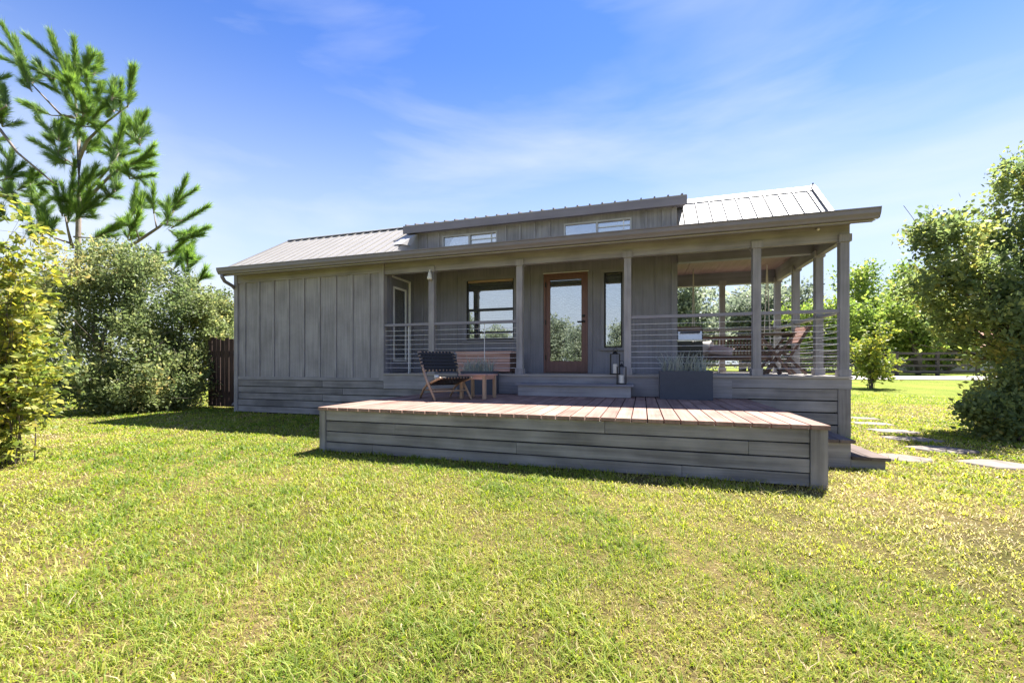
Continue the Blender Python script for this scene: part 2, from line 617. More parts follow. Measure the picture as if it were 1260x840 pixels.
# left front wall
wfl = wall_xz('wall', 'paint_z', YF + 0.02, YF + 0.12, XL + 0.012, XA - 0.012, 0.74, BT)
box('corner_trim', 'paint_z', wfl, XL - 0.018, XL + 0.082, YF - 0.018, YF + 0.08, 0.02, BT - 0.01)
box('corner_trim', 'paint_z', wfl, XA - 0.10, XA + 0.004, YF - 0.012, YF + 0.10, 0.74, BT - 0.01)
box('frieze_board', 'paint_x', wfl, XL + 0.083, XA - 0.101, YF - 0.006, YF + 0.02, 2.86, BT - 0.006)
box('base_trim', 'paint_x', wfl, XL + 0.083, XA - 0.101, YF - 0.010, YF + 0.02, 0.735, 0.80)
k = XL + 0.27
while k < XA - 0.2:
    box('batten', 'paint_z', wfl, k - 0.025, k + 0.025, YF - 0.002, YF + 0.021, 0.80, 2.86, 0.003)
    k += 0.402
# skirting below it
for i in range(5):
    z1 = 0.725 - i * 0.143
    xe = XA - 0.012 if i == 0 else -3.70
    for (a, bb) in ((XL + 0.085, -6.3 + 0.5 * (i % 2)), (-6.294 + 0.5 * (i % 2), xe)):
        box('skirt_board', 'skirt_x', cabin, a, bb, YF + 0.0 + 0.004 * ((i * 7) % 3), YF + 0.03 + 0.004 * ((i * 7) % 3), z1 - 0.127, z1, 0.004)
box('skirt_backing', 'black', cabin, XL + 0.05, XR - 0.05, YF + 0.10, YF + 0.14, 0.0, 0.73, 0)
# left end wall, back wall, right end wall of rooms
MB().box(XL + 0.012, XL + 0.11, YF + 0.121, YB - 0.101, 0.0, BT).build('wall', 'paint_z', cabin, (XL, 8.7, 1.5))
for i in range(8):
    y = YF + 0.35 + i * 0.41
    box('batten', 'paint_z', cabin, XL - 0.008, XL + 0.012, y - 0.025, y + 0.025, 0.3, 3.0, 0.003)
MB().box(XL + 0.012, XB, YB - 0.10, YB, 0.0, BT).build('wall', 'paint_z', cabin, (-4, YB, 1.5))
MB().box(XB - 0.10, XB, YW + 0.101, YB - 0.101, 0.0, BT).build('wall', 'dark_paint_z', cabin, (XB, 9.3, 1.5))
# recess side wall with the glazed side door
DY0, DY1 = 7.30, 8.06
wsd = MB().box(XA - 0.10, XA - 0.002, YF + 0.121, DY0, FL, BT).box(XA - 0.10, XA - 0.002, DY1, YW + 0.1, FL, BT).box(XA - 0.10, XA - 0.002, DY0, DY1, 2.86, BT).build('wall', 'dark_paint_z', cabin, (XA, 7.7, 2))
sd = box('side_door', 'dark_paint_z', cabin, XA - 0.07, XA - 0.03, DY0 + 0.03, DY1 - 0.03, FL + 0.01, 2.83, label='dark narrow side door with white framed glass')
for (a, bb, c, d) in ((DY0, DY0 + 0.03, FL, 2.86), (DY1 - 0.03, DY1, FL, 2.86), (DY0 + 0.03, DY1 - 0.03, 2.83, 2.86)):
    box('door_casing', 'white' if c > 2 or a > 8 else 'dark_paint_z', sd, XA - 0.09, XA + 0.012, a, bb, c, d, 0.003)
for (a, bb, c, d) in ((7.44, 7.475, 1.12, 2.66), (7.885, 7.92, 1.12, 2.66), (7.475, 7.885, 2.62, 2.66), (7.475, 7.885, 1.12, 1.16)):
    box('glazing_bead', 'white', sd, XA - 0.032, XA - 0.012, a, bb, c, d, 0.003)
box('pane', 'glass', sd, XA - 0.030, XA - 0.024, 7.475, 7.885, 1.16, 2.62, 0)
# porch back wall with door and windows
W1 = (-3.56, -2.51, 1.575, 2.83)
DR = (-1.885, -1.012, FL, 2.865)
W2 = (-0.70, -0.36, 1.38, 2.82)
wbk = wall_xz('wall', 'dark_paint_z', YW, YW + 0.10, XA - 0.1, XB, FL - 0.02, BT + 0.5, (W1, DR, W2))
for x in np.arange(XA + 0.22, XB, 0.405):
    if any(h[0] - 0.09 < x < h[1] + 0.09 for h in (W1, DR, W2)):
        continue
    box('batten', 'dark_paint_z', wbk, x - 0.02, x + 0.02, YW - 0.016, YW + 0.001, FL + 0.01, BT, 0.003)
box('corner_trim', 'dark_paint_z', wbk, XB - 0.09, XB + 0.012, YW - 0.018, YW + 0.09, FL + 0.004, BT, 0.003)


def casing(win, h, w=0.07, mat='dark_paint_', sill=True):
    x0, x1, z0, z1 = h
    box('casing', mat + 'z', win, x0 - w, x0, YW - 0.022, YW + 0.0, z0, z1, 0.003)
    box('casing', mat + 'z', win, x1, x1 + w, YW - 0.022, YW + 0.0, z0, z1, 0.003)
    box('casing', mat + 'x', win, x0 - w, x1 + w, YW - 0.024, YW + 0.0, z1 + 0.001, z1 + w, 0.003)
    if sill:
        box('sill', mat + 'x', win, x0 - w - 0.02, x1 + w + 0.02, YW - 0.05, YW + 0.0, z0 - 0.05, z0 - 0.001, 0.003)


def blind(win, x0, x1, z0, z1, y, gap=0.048):
    mb = MB()
    z = z1 - 0.05
    while z > z0:
        c, s_ = 0.023 * math.cos(-0.9), 0.023 * math.sin(-0.9)
        bb = len(mb.v)
        mb.v += [(x0, y - c, z - s_), (x1, y - c, z - s_), (x1, y + c, z + s_), (x0, y + c, z + s_)]
        mb.f.append((bb, bb + 1, bb + 2, bb + 3))
        z -= gap
    mb.box(x0, x1, y - 0.02, y + 0.02, z1 - 0.05, z1 - 0.005)
    o = mb.build('blind', 'blind', win, ((x0 + x1) / 2, y, (z0 + z1) / 2))
    return o


def sash_window(h, name_label):
    x0, x1, z0, z1 = h
    win = MB()
    fw = 0.03
    win.box(x0, x0 + fw, YW + 0.01, YW + 0.08, z0, z1).box(x1 - fw, x1, YW + 0.01, YW + 0.08, z0, z1)
    win.box(x0 + fw, x1 - fw, YW + 0.01, YW + 0.08, z1 - fw, z1).box(x0 + fw, x1 - fw, YW + 0.01, YW + 0.08, z0, z0 + fw)
    w = win.build('window', 'black', cabin, ((x0 + x1) / 2, YW, z0), label=name_label)
    return w, fw


w, fw = sash_window(W1, 'double-hung porch window with blinds')
casing(w, W1)
zm = 2.21
box('sash_rail', 'black', w, W1[0] + fw, W1[1] - fw, YW + 0.014, YW + 0.07, zm - 0.025, zm + 0.025, 0.003)
box('head_strip', 'teak_x', w, W1[0] + fw, W1[1] - fw, YW + 0.002, YW + 0.012, 2.78, 2.825, 0.002)
box('pane', 'glass', w, W1[0] + fw, W1[1] - fw, YW + 0.030, YW + 0.036, zm + 0.025, W1[3] - fw, 0)
box('pane', 'glass', w, W1[0] + fw, W1[1] - fw, YW + 0.050, YW + 0.056, W1[2] + fw, zm - 0.025, 0)
blind(w, W1[0] + fw, W1[1] - fw, W1[2] + 0.05, W1[3] - 0.04, YW + 0.095)
w, fw = sash_window(W2, 'tall slim sidelight window with blinds')
casing(w, W2, 0.06)
box('pane', 'glass', w, W2[0] + fw, W2[1] - fw, YW + 0.030, YW + 0.036, W2[2] + fw, W2[3] - fw, 0)
blind(w, W2[0] + fw, W2[1] - fw, W2[2] + 0.05, W2[3] - 0.04, YW + 0.095)
# front door
fd = MB().box(DR[0] + 0.04, DR[0] + 0.125, YW + 0.012, YW + 0.055, FL + 0.03, DR[3] - 0.04) \
    .box(DR[1] - 0.125, DR[1] - 0.04, YW + 0.012, YW + 0.055, FL + 0.03, DR[3] - 0.04) \
    .box(DR[0] + 0.125, DR[1] - 0.125, YW + 0.012, YW + 0.055, 2.75, DR[3] - 0.04) \
    .box(DR[0] + 0.125, DR[1] - 0.125, YW + 0.012, YW + 0.055, FL + 0.03, 1.13) \
    .build('front_door', 'redwood', cabin, (-1.45, YW, FL), label='red-brown wooden door with one tall glass pane')
for (a, bb, c, d) in ((DR[0], DR[0] + 0.037, FL, DR[3]), (DR[1] - 0.037, DR[1], FL, DR[3]), (DR[0] + 0.037, DR[1] - 0.037, DR[3] - 0.037, DR[3])):
    box('door_frame', 'redwood', fd, a, bb, YW - 0.012, YW + 0.09, c, d, 0.003)
box('pane', 'glass', fd, DR[0] + 0.125, DR[1] - 0.125, YW + 0.028, YW + 0.034, 1.13, 2.75, 0)
box('threshold', 'brown_x', fd, DR[0] + 0.037, DR[1] - 0.037, YW - 0.03, YW + 0.09, FL + 0.001, FL + 0.026, 0.003)
box('drip_cap', 'white', fd, DR[0] - 0.01, DR[1] + 0.02, YW - 0.03, YW - 0.001, DR[3] + 0.003, DR[3] + 0.016, 0.002)
hx = DR[1] - 0.085
MB().tube([(hx, YW + 0.012, 1.90), (hx, YW - 0.035, 1.90)], 0.012).tube([(hx + 0.01, YW - 0.035, 1.90), (hx - 0.12, YW - 0.035, 1.895)], 0.011).lathe([(0.001, -0.02), (0.028, -0.02), (0.028, 0.02), (0.001, 0.02)], 12, (hx, YW + 0.004, 1.90)).build('handle', 'black', fd, (hx, YW, 1.9))
MB().lathe([(0.001, -0.022), (0.026, -0.022), (0.026, 0.022), (0.001, 0.022)], 12, (hx, YW + 0.002, 2.01)).build('deadbolt', 'black', fd, (hx, YW, 2.01))
for z in (1.15, 1.85, 2.6):
    box('hinge', 'black', fd, DR[0] + 0.028, DR[0] + 0.05, YW - 0.016, YW + 0.004, z, z + 0.10, 0.002)
for x in (DR[0] - 0.09, DR[1] + 0.005):
    box('casing', 'dark_paint_z', fd, x, x + 0.085, YW - 0.02, YW - 0.001, FL + 0.004, DR[3], 0.003)
blind(fd, DR[0] + 0.13, DR[1] - 0.13, 1.15, 2.74, YW + 0.10)
# interior shell
MB().box(XL + 0.15, XB - 0.12, 7.3, YB - 0.12, FL - 0.05, FL - 0.03).build('interior_floor', 'interior', cabin)
MB().box(XL + 0.15, XB - 0.12, YW + 0.2, YB - 0.11, BT + 0.01, BT + 0.03).build('interior_ceiling', 'interior', cabin)

# porch floor: boards run along the porch
fl = MB().box(XA, XR - 0.01, YF + 0.02, YW - 0.005, FL - 0.10, FL - 0.035).box(XB + 0.01, XR - 0.01, YW - 0.005, YB, FL - 0.10, FL - 0.035).build('porch_floor', 'skirt_x', cabin, (0, 8.0, FL))
i = 0
y = YF - 0.03
while y < YB - 0.05:
    a = XA + 0.004 if y < YW - 0.14 else XB + 0.016
    box('floor_board', 'porchfloor', fl, a, XR + 0.015, y, y + 0.135, FL - 0.033, FL - 0.002 * (i % 2), 0.003)
    y += 0.1395
    i += 1
box('rim_board', 'paint_x', cabin, XA + 0.001, -3.70, YF - 0.014, YF + 0.018, 0.592, FL - 0.036, 0.003)
box('rim_board', 'paint_x', cabin, -3.698, 1.30, YF - 0.014, YF + 0.018, 0.545, FL - 0.036, 0.003)
box('rim_board', 'paint_x', cabin, 1.302, XR + 0.010, YF - 0.012, YF + 0.018, 0.71, FL - 0.036, 0.003)
box('rim_board', 'paint_y', cabin, XR - 0.02, XR + 0.010, YF + 0.02, YB, 0.71, FL - 0.036, 0.003)
for i in range(4):
    z1 = 0.700 - i * 0.172
    box('skirt_board', 'skirt_x', cabin, 1.18, XR - 0.155, YF + 0.004 * (i % 2), YF + 0.03 + 0.004 * (i % 2), z1 - 0.152, z1, 0.004)
    box('skirt_board', 'skirt_y', cabin, XR - 0.03, XR - 0.002, YF + 0.15, YB, z1 - 0.152, z1, 0.004)
box('skirt_post', 'skirt_z', cabin, XR - 0.15, XR + 0.0, YF - 0.008, YF + 0.14, 0.0, 0.708, 0.005)

# posts
def post(x, y, top=BB, mat='paint_z', s=0.055):
    p = box('post', mat, cabin, x - s, x + s, y - s, y + s, FL + 0.002, top + 0.06, 0.006)
    box('cap', mat, p, x - s - 0.022, x + s + 0.022, y - s - 0.022, y + s + 0.022, top - 0.02, top + 0.085, 0.008)
    box('base', mat, p, x - s - 0.018, x + s + 0.018, y - s - 0.018, y + s + 0.018, FL + 0.002, FL + 0.10, 0.008)
    return p


PY = YF + 0.06
FP = [-3.80, -2.07, -0.23, 1.64, 2.745]
for x in FP:
    post(x, PY)
SP = [8.02, 9.08, 10.20]
for y in SP:
    post(2.745, y)
post(1.69, 10.26)
# beams
box('beam', 'paint_x', cabin, XA + 0.005, XR - 0.002, YF + 0.02, YF + 0.115, BB, BT, 0.005)
box('beam', 'paint_y', cabin, 2.70, 2.79, YF + 0.117, 10.18, BB, BT, 0.005)
box('beam', 'dark_paint_x', cabin, XB + 0.013, 2.699, 8.06, 8.20, BB + 0.07, BT, 0.005)
box('beam', 'dark_paint_x', cabin, XB + 0.01, 2.79, 10.185, 10.34, BB, BT, 0.005)
# porch ceilings
MB().box(XA, XR - 0.02, YF + 0.116, 8.059, BT - 0.03, BT - 0.012).build('porch_ceiling', 'dark_paint_x', cabin)
pc = MB().box(XB, XR - 0.03, 8.21, 10.18, BT - 0.02, BT + 0.01).build('porch_ceiling', 'ceiling', cabin)
x = XB + 0.02
while x < 2.68:
    box('ceiling_board', 'ceiling', pc, x, min(x + 0.285, 2.695), 8.205, 10.18, BT - 0.045, BT - 0.021, 0.004)
    x += 0.29

# railings: top rail and nine cables each
RT = 1.85


def rail_x(x0, x1, y, low=True):
    r = box('railing', 'rail', cabin, x0, x1, y - 0.042, y + 0.042, RT - 0.047, RT, 0.005)
    for i in range(9):
        z = RT - 0.135 - i * 0.0895
        MB().tube([(x0, y, z), ((x0 + x1) / 2, y, z - (0.004 if i % 3 == 1 else 0.001)), (x1, y, z)], 0.0035, 6).build('cable', 'cable', r, ((x0 + x1) / 2, y, z))


def rail_y(y0, y1, x):
    r = box('railing', 'rail', cabin, x - 0.042, x + 0.042, y0, y1, RT - 0.047, RT, 0.005)
    for i in range(9):
        z = RT - 0.135 - i * 0.0895
        MB().tube([(x, y0, z), (x, (y0 + y1) / 2, z - 0.002), (x, y1, z)], 0.0035, 6).build('cable', 'cable', r, (x, (y0 + y1) / 2, z))


rail_x(XA + 0.004, FP[0] - 0.056, PY)
rail_x(FP[0] + 0.056, FP[1] - 0.056, PY)
rail_x(FP[2] + 0.056, FP[3] - 0.056, PY)
rail_x(FP[3] + 0.056, FP[4] - 0.056, PY)
for a, bb in ((PY, SP[0]), (SP[0], SP[1]), (SP[1], SP[2])):
    rail_y(a + 0.056, bb - 0.056, 2.745)
rail_x(XB + 0.013, 1.69 - 0.056, 10.26)
rail_x(1.69 + 0.056, 2.745 - 0.056, 10.26)
# a thin conduit standing at the inner end of the side rail and a vertical stay on the left railing
MB().tube([(-4.32, PY + 0.01, FL), (-4.32, PY + 0.01, RT)], 0.006, 6).build('rail_stay', 'cable', cabin)
MB().tube([(-2.75, PY + 0.01, FL), (-2.75, PY + 0.01, RT)], 0.006, 6).build('rail_stay', 'cable', cabin)

# ---- roof
EY, EZ = 6.80, 3.10
XLE, XRE = -8.69, 2.94
XS = -4.66                             # where the long slope ends beside the dormer
ZRL, ZRR, RY = 4.27, 4.19, 8.65
mb = MB()
mb.prism([(EY, EZ - 0.03), (EY, EZ), (RY, ZRL), (YB + 0.28, EZ), (YB + 0.28, EZ - 0.03), (RY, ZRL - 0.03)], 'x', XLE, XS)
roof = mb.build('roof', 'roof', cabin, (-6.7, RY, 3.7), label='pale ribbed metal roof over the left end')
x = XLE + 0.03
sl = (ZRL - EZ) / (RY - EY)
while x < XS:
    MB().prism([(EY - 0.004, EZ + 0.0), (EY - 0.004, EZ + 0.022), (RY, ZRL + 0.024), (RY, ZRL + 0.001)], 'x', x - 0.012, x + 0.012).build('roof_rib', 'roof', roof, (x, 7.8, 3.7))
    x += 0.2285
MB().prism([(RY - 0.10, ZRL - 0.035), (RY - 0.10, ZRL - 0.012), (RY, ZRL + 0.032), (RY + 0.10, ZRL - 0.012), (RY + 0.10, ZRL - 0.035), (RY, ZRL + 0.026)], 'x', XLE - 0.01, -4.6).build('ridge_cap', 'roof', roof, (-6.7, RY, ZRL))
MB().prism([(EY, EZ - 0.05), (EY, EZ + 0.03), (RY, ZRL + 0.03), (RY, ZRL - 0.10)], 'x', XLE - 0.022, XLE - 0.002).build('rake_trim', 'trim', roof, (XLE, 7.8, 3.7))
# low porch slope in front of the dormer and at the right end
ZP = 3.47
pr = MB().prism([(EY, EZ - 0.03), (EY, EZ), (8.12, ZP), (8.12, ZP - 0.03)], 'x', XS + 0.002, XRE).build('porch_roof', 'roof', cabin, (-0.8, 7.4, 3.3))
x = XS + 0.1
while x < XRE:
    MB().prism([(EY - 0.004, EZ), (EY - 0.004, EZ + 0.02), (8.10, ZP + 0.015), (8.10, ZP - 0.005)], 'x', x - 0.011, x + 0.011).build('roof_rib', 'roof', pr, (x, 7.4, 3.3))
    x += 0.2285
# cheek where the long slope stands above the porch roof
MB().prism([(EY + 0.02, EZ - 0.02), (8.12, ZP - 0.02), (8.12, EZ + sl * (8.12 - EY) - 0.01)], 'x', XS - 0.02, XS + 0.012).build('roof_cheek', 'flash', cabin, (XS, 7.6, 3.4))
MB().prism([(7.35, 3.475), (7.70, 3.53), (8.0, 3.86), (7.9, 3.83)], 'x', XS - 0.16, XS + 0.05).build('roof_flashing', 'flash', cabin, (XS, 7.6, 3.6))
# right roof, steep
SY, SZ = 7.84, 3.43
rr = MB().prism([(SY, SZ - 0.03), (SY, SZ), (RY, ZRR), (YB + 0.28, EZ), (YB + 0.28, EZ - 0.03), (RY, ZRR - 0.03)], 'x', XB + 0.02, XRE - 0.03).build('roof', 'roof', cabin, (1.8, RY, 3.8), label='pale standing-seam metal roof over the right end')
x = XB + 0.13
while x < XRE - 0.1:
    k_ = (ZRR - SZ) / (RY - SY)
    MB().prism([(SY + 0.02, SZ + 0.02 * k_), (SY + 0.02, SZ + 0.02 * k_ + 0.026), (RY - 0.10, ZRR - 0.10 * k_ + 0.026), (RY - 0.10, ZRR - 0.10 * k_)], 'x', x - 0.010, x + 0.010).build('roof_rib', 'roof', rr, (x, 8.4, 3.8))
    x += 0.226
MB().prism([(RY - 0.11, ZRR - 0.12), (RY - 0.11, ZRR - 0.085), (RY, ZRR + 0.03), (RY + 0.11, ZRR - 0.04), (RY + 0.11, ZRR - 0.07), (RY, ZRR + 0.005)], 'x', XB + 0.1, XRE - 0.02).build('ridge_cap', 'roof', rr, (1.8, RY, ZRR))
MB().prism([(SY, SZ - 0.05), (SY, SZ + 0.045), (RY, ZRR + 0.045), (RY, ZRR - 0.08)], 'x', XRE - 0.10, XRE - 0.028).build('rake_trim', 'roof', rr, (XRE, 8.4, 3.8))
MB().tube([(XRE - 0.06, RY, ZRR + 0.02), (XRE - 0.06, RY, ZRR + 0.075)], 0.012).build('ridge_pin', 'black', rr, (XRE, RY, ZRR))
# right gable wall and eave soffits
MB().prism([(YF + 0.05, BT - 0.01), (8.12, ZP - 0.03), (RY, ZRR - 0.05), (YB, EZ + 0.1), (YB, BT - 0.01)], 'x', 2.72, 2.80).build('gable_wall', 'paint_z', cabin, (2.76, 8.7, 3.5))
MB().prism([(YF + 0.05, BT - 0.01), (RY, ZRL - 0.05), (YB, BT - 0.01)], 'x', XL + 0.02, XL + 0.10).build('gable_wall', 'paint_z', cabin, (XL, 8.7, 3.5))
MB().prism([(EY - 0.005, 2.985), (YF + 0.02, BT - 0.012), (YF + 0.02, BT + 0.01), (EY - 0.005, 3.01)], 'x', XLE + 0.005, XRE - 0.005).build('soffit', 'trim', cabin, (-2.9, 6.9, 3.05))
MB().prism([(YF + 0.025, BT - 0.012), (YB, BT - 0.012), (YB, BT + 0.02), (YF + 0.025, BT + 0.02)], 'x', 2.801, XRE - 0.02).build('soffit', 'trim', cabin, (2.9, 8.7, 3.1))
box('fascia', 'trim', cabin, XLE, XRE, EY - 0.025, EY - 0.006, 2.965, EZ - 0.002, 0.003)
# rake boards at the right end of the porch roof
MB().prism([(EY - 0.02, 2.975), (EY - 0.02, EZ + 0.03), (8.12, ZP + 0.02), (8.12, ZP - 0.12)], 'x', XRE, XRE + 0.02).build('rake_board', 'trim', cabin, (XRE, 7.4, 3.3))
MB().prism([(8.12, ZP - 0.13), (8.12, ZP + 0.0), (RY, ZRR + 0.02), (YB + 0.28, EZ + 0.02), (YB + 0.28, EZ - 0.12), (RY, ZRR - 0.12)], 'x', XRE - 0.026, XRE - 0.006).build('rake_board', 'trim', cabin, (XRE, 8.9, 3.6))
# gutter
gp = [(EY - 0.028, 2.995), (EY - 0.09, 2.995), (EY - 0.098, 3.02), (EY - 0.125, 3.055), (EY - 0.13, 3.105), (EY - 0.14, 3.112), (EY - 0.14, 3.128), (EY - 0.118, 3.128), (EY - 0.118, 3.06), (EY - 0.085, 3.015), (EY - 0.028, 3.012)]
gut = MB().prism(gp, 'x', XLE - 0.01, XRE + 0.045).build('gutter', 'gutter', cabin, (-2.9, EY - 0.08, 3.06))
for x in (XLE - 0.014, XRE + 0.046):
    MB().prism([(EY - 0.028, 2.993), (EY - 0.09, 2.993), (EY - 0.127, 3.055), (EY - 0.142, 3.13), (EY - 0.028, 3.13)], 'x', x, x + 0.004).build('gutter_end', 'gutter', gut, (x, EY, 3.06))
box('drip_edge', 'flash', gut, XLE, XRE + 0.03, EY - 0.030, EY - 0.0255, 2.978, 2.990, 0.001)
MB().tube([(XLE + 0.07, EY - 0.07, 2.995), (XLE + 0.07, EY - 0.065, 2.94), (XLE + 0.06, EY + 0.0, 2.86), (XLE + 0.03, EY + 0.20, 2.80), (XLE + 0.01, YF + 0.02, 2.74), (XLE + 0.005, YF + 0.05, 2.66), (XLE + 0.005, YF + 0.06, 0.25), (XLE - 0.02, YF - 0.02, 0.15)], 0.037, 10).build('downspout', 'gutter', gut, (XLE, YF, 1.5), smooth=True)

# ---- dormer
DWY, DX0, DX1 = 8.06, -4.72, 0.58
DA = (-4.06, -2.82, 3.40, 3.785)
DB = (-1.456, -0.19, 3.40, 3.785)
dm = wall_xz('dormer_wall', 'paint_z', DWY, DWY + 0.08, DX0, DX1, 3.25, 3.92, (DA, DB))
for x in np.arange(DX0 + 0.28, DX1 - 0.05, 0.30):
    if any(h[0] - 0.06 < x < h[1] + 0.06 for h in (DA, DB)):
        continue
    box('batten', 'paint_z', dm, x - 0.02, x + 0.02, DWY - 0.026, DWY + 0.001, 3.45, 3.86, 0.003)
box('corner_trim', 'paint_z', dm, DX1 - 0.08, DX1 + 0.012, DWY - 0.02, DWY + 0.08, 3.4, 3.87, 0.003)
MB().prism([(DWY + 0.081, 3.25), (DWY + 0.081, 3.92), (RY + 0.02, 4.10), (RY + 0.02, 3.25)], 'x', DX1 - 0.06, DX1).build('dormer_cheek', 'paint_z', dm, (DX1, 8.4, 3.6))
MB().prism([(DWY + 0.081, 3.25), (DWY + 0.081, 3.92), (RY + 0.02, 4.10), (RY + 0.02, 3.25)], 'x', DX0, DX0 + 0.06).build('dormer_cheek', 'paint_z', dm, (DX0, 8.4, 3.6))
dr = MB().prism([(7.86, 4.0), (7.86, 4.02), (RY + 0.05, 4.02 + 0.89 * 0.25), (RY + 0.05, 4.0 + 0.89 * 0.25)], 'x', -4.89, 0.74).build('dormer_roof', 'roof', cabin, (-2, 8.3, 4.1))
x = -4.82
while x < 0.72:
    MB().prism([(7.845, 4.018), (7.845, 4.042), (RY + 0.05, 4.262), (RY + 0.05, 4.24)], 'x', x - 0.014, x + 0.014).build('roof_rib', 'trim', dr, (x, 8.3, 4.1))
    x += 0.2285
box('fascia', 'trim', dr, -4.895, 0.745, 7.86, 7.885, 3.855, 3.999, 0.003)
MB().prism([(7.886, 3.86), (7.886, 3.998), (RY + 0.05, 4.218), (RY + 0.05, 4.10)], 'x', 0.72, 0.742).build('barge_board', 'trim', dr, (0.73, 8.3, 4.0))
MB().prism([(7.886, 3.86), (7.886, 3.998), (RY + 0.05, 4.218), (RY + 0.05, 4.10)], 'x', -4.892, -4.87).build('barge_board', 'trim', dr, (-4.88, 8.3, 4.0))
MB().prism([(7.886, 3.862), (7.886, 3.876), (8.40, 4.0), (8.40, 3.98)], 'x', -4.868, 0.718).build('soffit', 'trim', dr, (-2, 8, 3.87))
for h in (DA, DB):
    x0, x1, z0, z1 = h
    xm = (x0 + x1) / 2
    f = MB().box(x0, x0 + 0.03, DWY - 0.012, DWY + 0.06, z0, z1).box(x1 - 0.03, x1, DWY - 0.012, DWY + 0.06, z0, z1).box(x0 + 0.03, x1 - 0.03, DWY - 0.012, DWY + 0.06, z1 - 0.03, z1).box(xm - 0.02, xm + 0.02, DWY - 0.010, DWY + 0.06, z0, z1 - 0.03)
    wf = f.build('dormer_window', 'flash', cabin, (xm, DWY, z0), label='wide low sliding dormer window')
    box('pane', 'glass', wf, x0 + 0.03, xm - 0.02, DWY + 0.02, DWY + 0.026, z0, z1 - 0.03, 0)
    box('pane', 'glass', wf, xm + 0.02, x1 - 0.03, DWY + 0.032, DWY + 0.038, z0, z1 - 0.03, 0)
    box('glazing_bar', 'white', wf, xm + 0.02, x1 - 0.03, DWY + 0.012, DWY + 0.022, z1 - 0.135, z1 - 0.120, 0)
    box('glazing_bar', 'white', wf, x1 - 0.15, x1 - 0.135, DWY + 0.010, DWY + 0.020, z0, z1 - 0.03, 0)
    box('roller_blind', 'blind', wf, xm + 0.03, x1 - 0.04, DWY + 0.10, DWY + 0.105, z0, z1 - 0.04, 0)
MB().box(DX0 + 0.07, DX1 - 0.07, 8.7, 8.72, 3.2, 4.05).build('loft_wall', 'interior', cabin)

# flood lamp at the head of a porch post
lamp = MB().lathe([(0.022, 0.0), (0.03, -0.03), (0.045, -0.10), (0.05, -0.13), (0.03, -0.145)], 14, (-3.80, PY - 0.11, 2.79)).build('porch_flood_lamp', 'white', None, (-3.80, PY - 0.11, 2.79), smooth=True)
tag(lamp, 'small white flood lamp hanging at the head of the porch post nearest the side door', 'lamp')
MB().tube([(-3.80, PY - 0.11, 2.79), (-3.80, PY - 0.11, 2.82), (-3.80, PY - 0.078, 2.83)], 0.012, 8).build('lamp_bracket', 'white', lamp)
cm = MB().lathe([(0.001, 0.0), (0.02, 0.0), (0.022, -0.02), (0.012, -0.035)], 12, (2.42, YF - 0.002, 3.02)).build('eave_sensor', 'white', None, (2.42, YF, 3.02), smooth=True)
tag(cm, 'tiny white round sensor fixed to the porch beam near the right corner', 'sensor')

# ------------------------------------------------------------------ deck
DKX0, DKX1, DKY0, DKY1, DZ = -3.74, 1.49, 4.17, 7.04, 0.54
deck = thing('deck', 'low wooden deck with red-brown boards and grey boarded skirt in front of the cabin', 'deck', (-1.12, 5.6, 0))
nb = 36
bw = (DKX1 - DKX0 + 0.04) / nb
prnd = random.Random(3)
for i in range(nb):
    x = DKX0 - 0.02 + i * bw
    box('deck_board', 'deck', deck, x + 0.006, x + bw - 0.006, DKY0 - 0.025 - prnd.random() * 0.012, DKY1, DZ - 0.034 + prnd.random() * 0.003, DZ + prnd.random() * 0.003, 0.005, rot=(0, 0, prnd.uniform(-0.0006, 0.0006)))
splits = [(-0.35,), (-2.7, 0.9), (-1.25,), (-3.0, 0.35)]
rows = [0.502, 0.374, 0.246, 0.119]
for i, z1 in enumerate(rows):
    cuts = [DKX0 + 0.085] + list(splits[i]) + [DKX1 - 0.125]
    hgt = 0.114 if i < 3 else 0.105
    for a, bb in zip(cuts, cuts[1:]):
        d = prnd.uniform(-0.004, 0.004)
        box('skirt_board', 'skirt_x', deck, a + 0.002, bb - 0.002, DKY0 + d, DKY0 + 0.03 + d, z1 - hgt + prnd.uniform(-0.002, 0.002), z1, 0.005, rot=(0, prnd.uniform(-0.0008, 0.0008), 0))
    box('skirt_board', 'skirt_y', deck, DKX1 - 0.03, DKX1 - 0.002, DKY0 + 0.10, DKY1 - 0.05, z1 - hgt, z1, 0.005)
    box('skirt_board', 'skirt_y', deck, DKX0 + 0.002, DKX0 + 0.03, DKY0 + 0.10, DKY1 - 0.05, z1 - hgt, z1, 0.005)
box('corner_post', 'skirt_z', deck, DKX0 - 0.004, DKX0 + 0.082, DKY0 - 0.012, DKY0 + 0.08, 0.0, 0.503, 0.006)
box('corner_post', 'skirt_z', deck, DKX1 - 0.122, DKX1 + 0.004, DKY0 - 0.014, DKY0 + 0.08, -0.02, 0.503, 0.006)
MB().box(DKX0 + 0.04, DKX1 - 0.04, DKY0 + 0.05, DKY0 + 0.07, 0, 0.5).build('shade_backing', 'black', deck)  # black sheet behind the skirt boards, stands in for shade in the gaps
MB().box(DKX0 + 0.06, DKX1 - 0.06, DKY0 + 0.2, DKY1 - 0.1, 0.3, 0.49).build('shade_backing', 'black', deck)  # black slab under the deck boards, stands in for shade between them

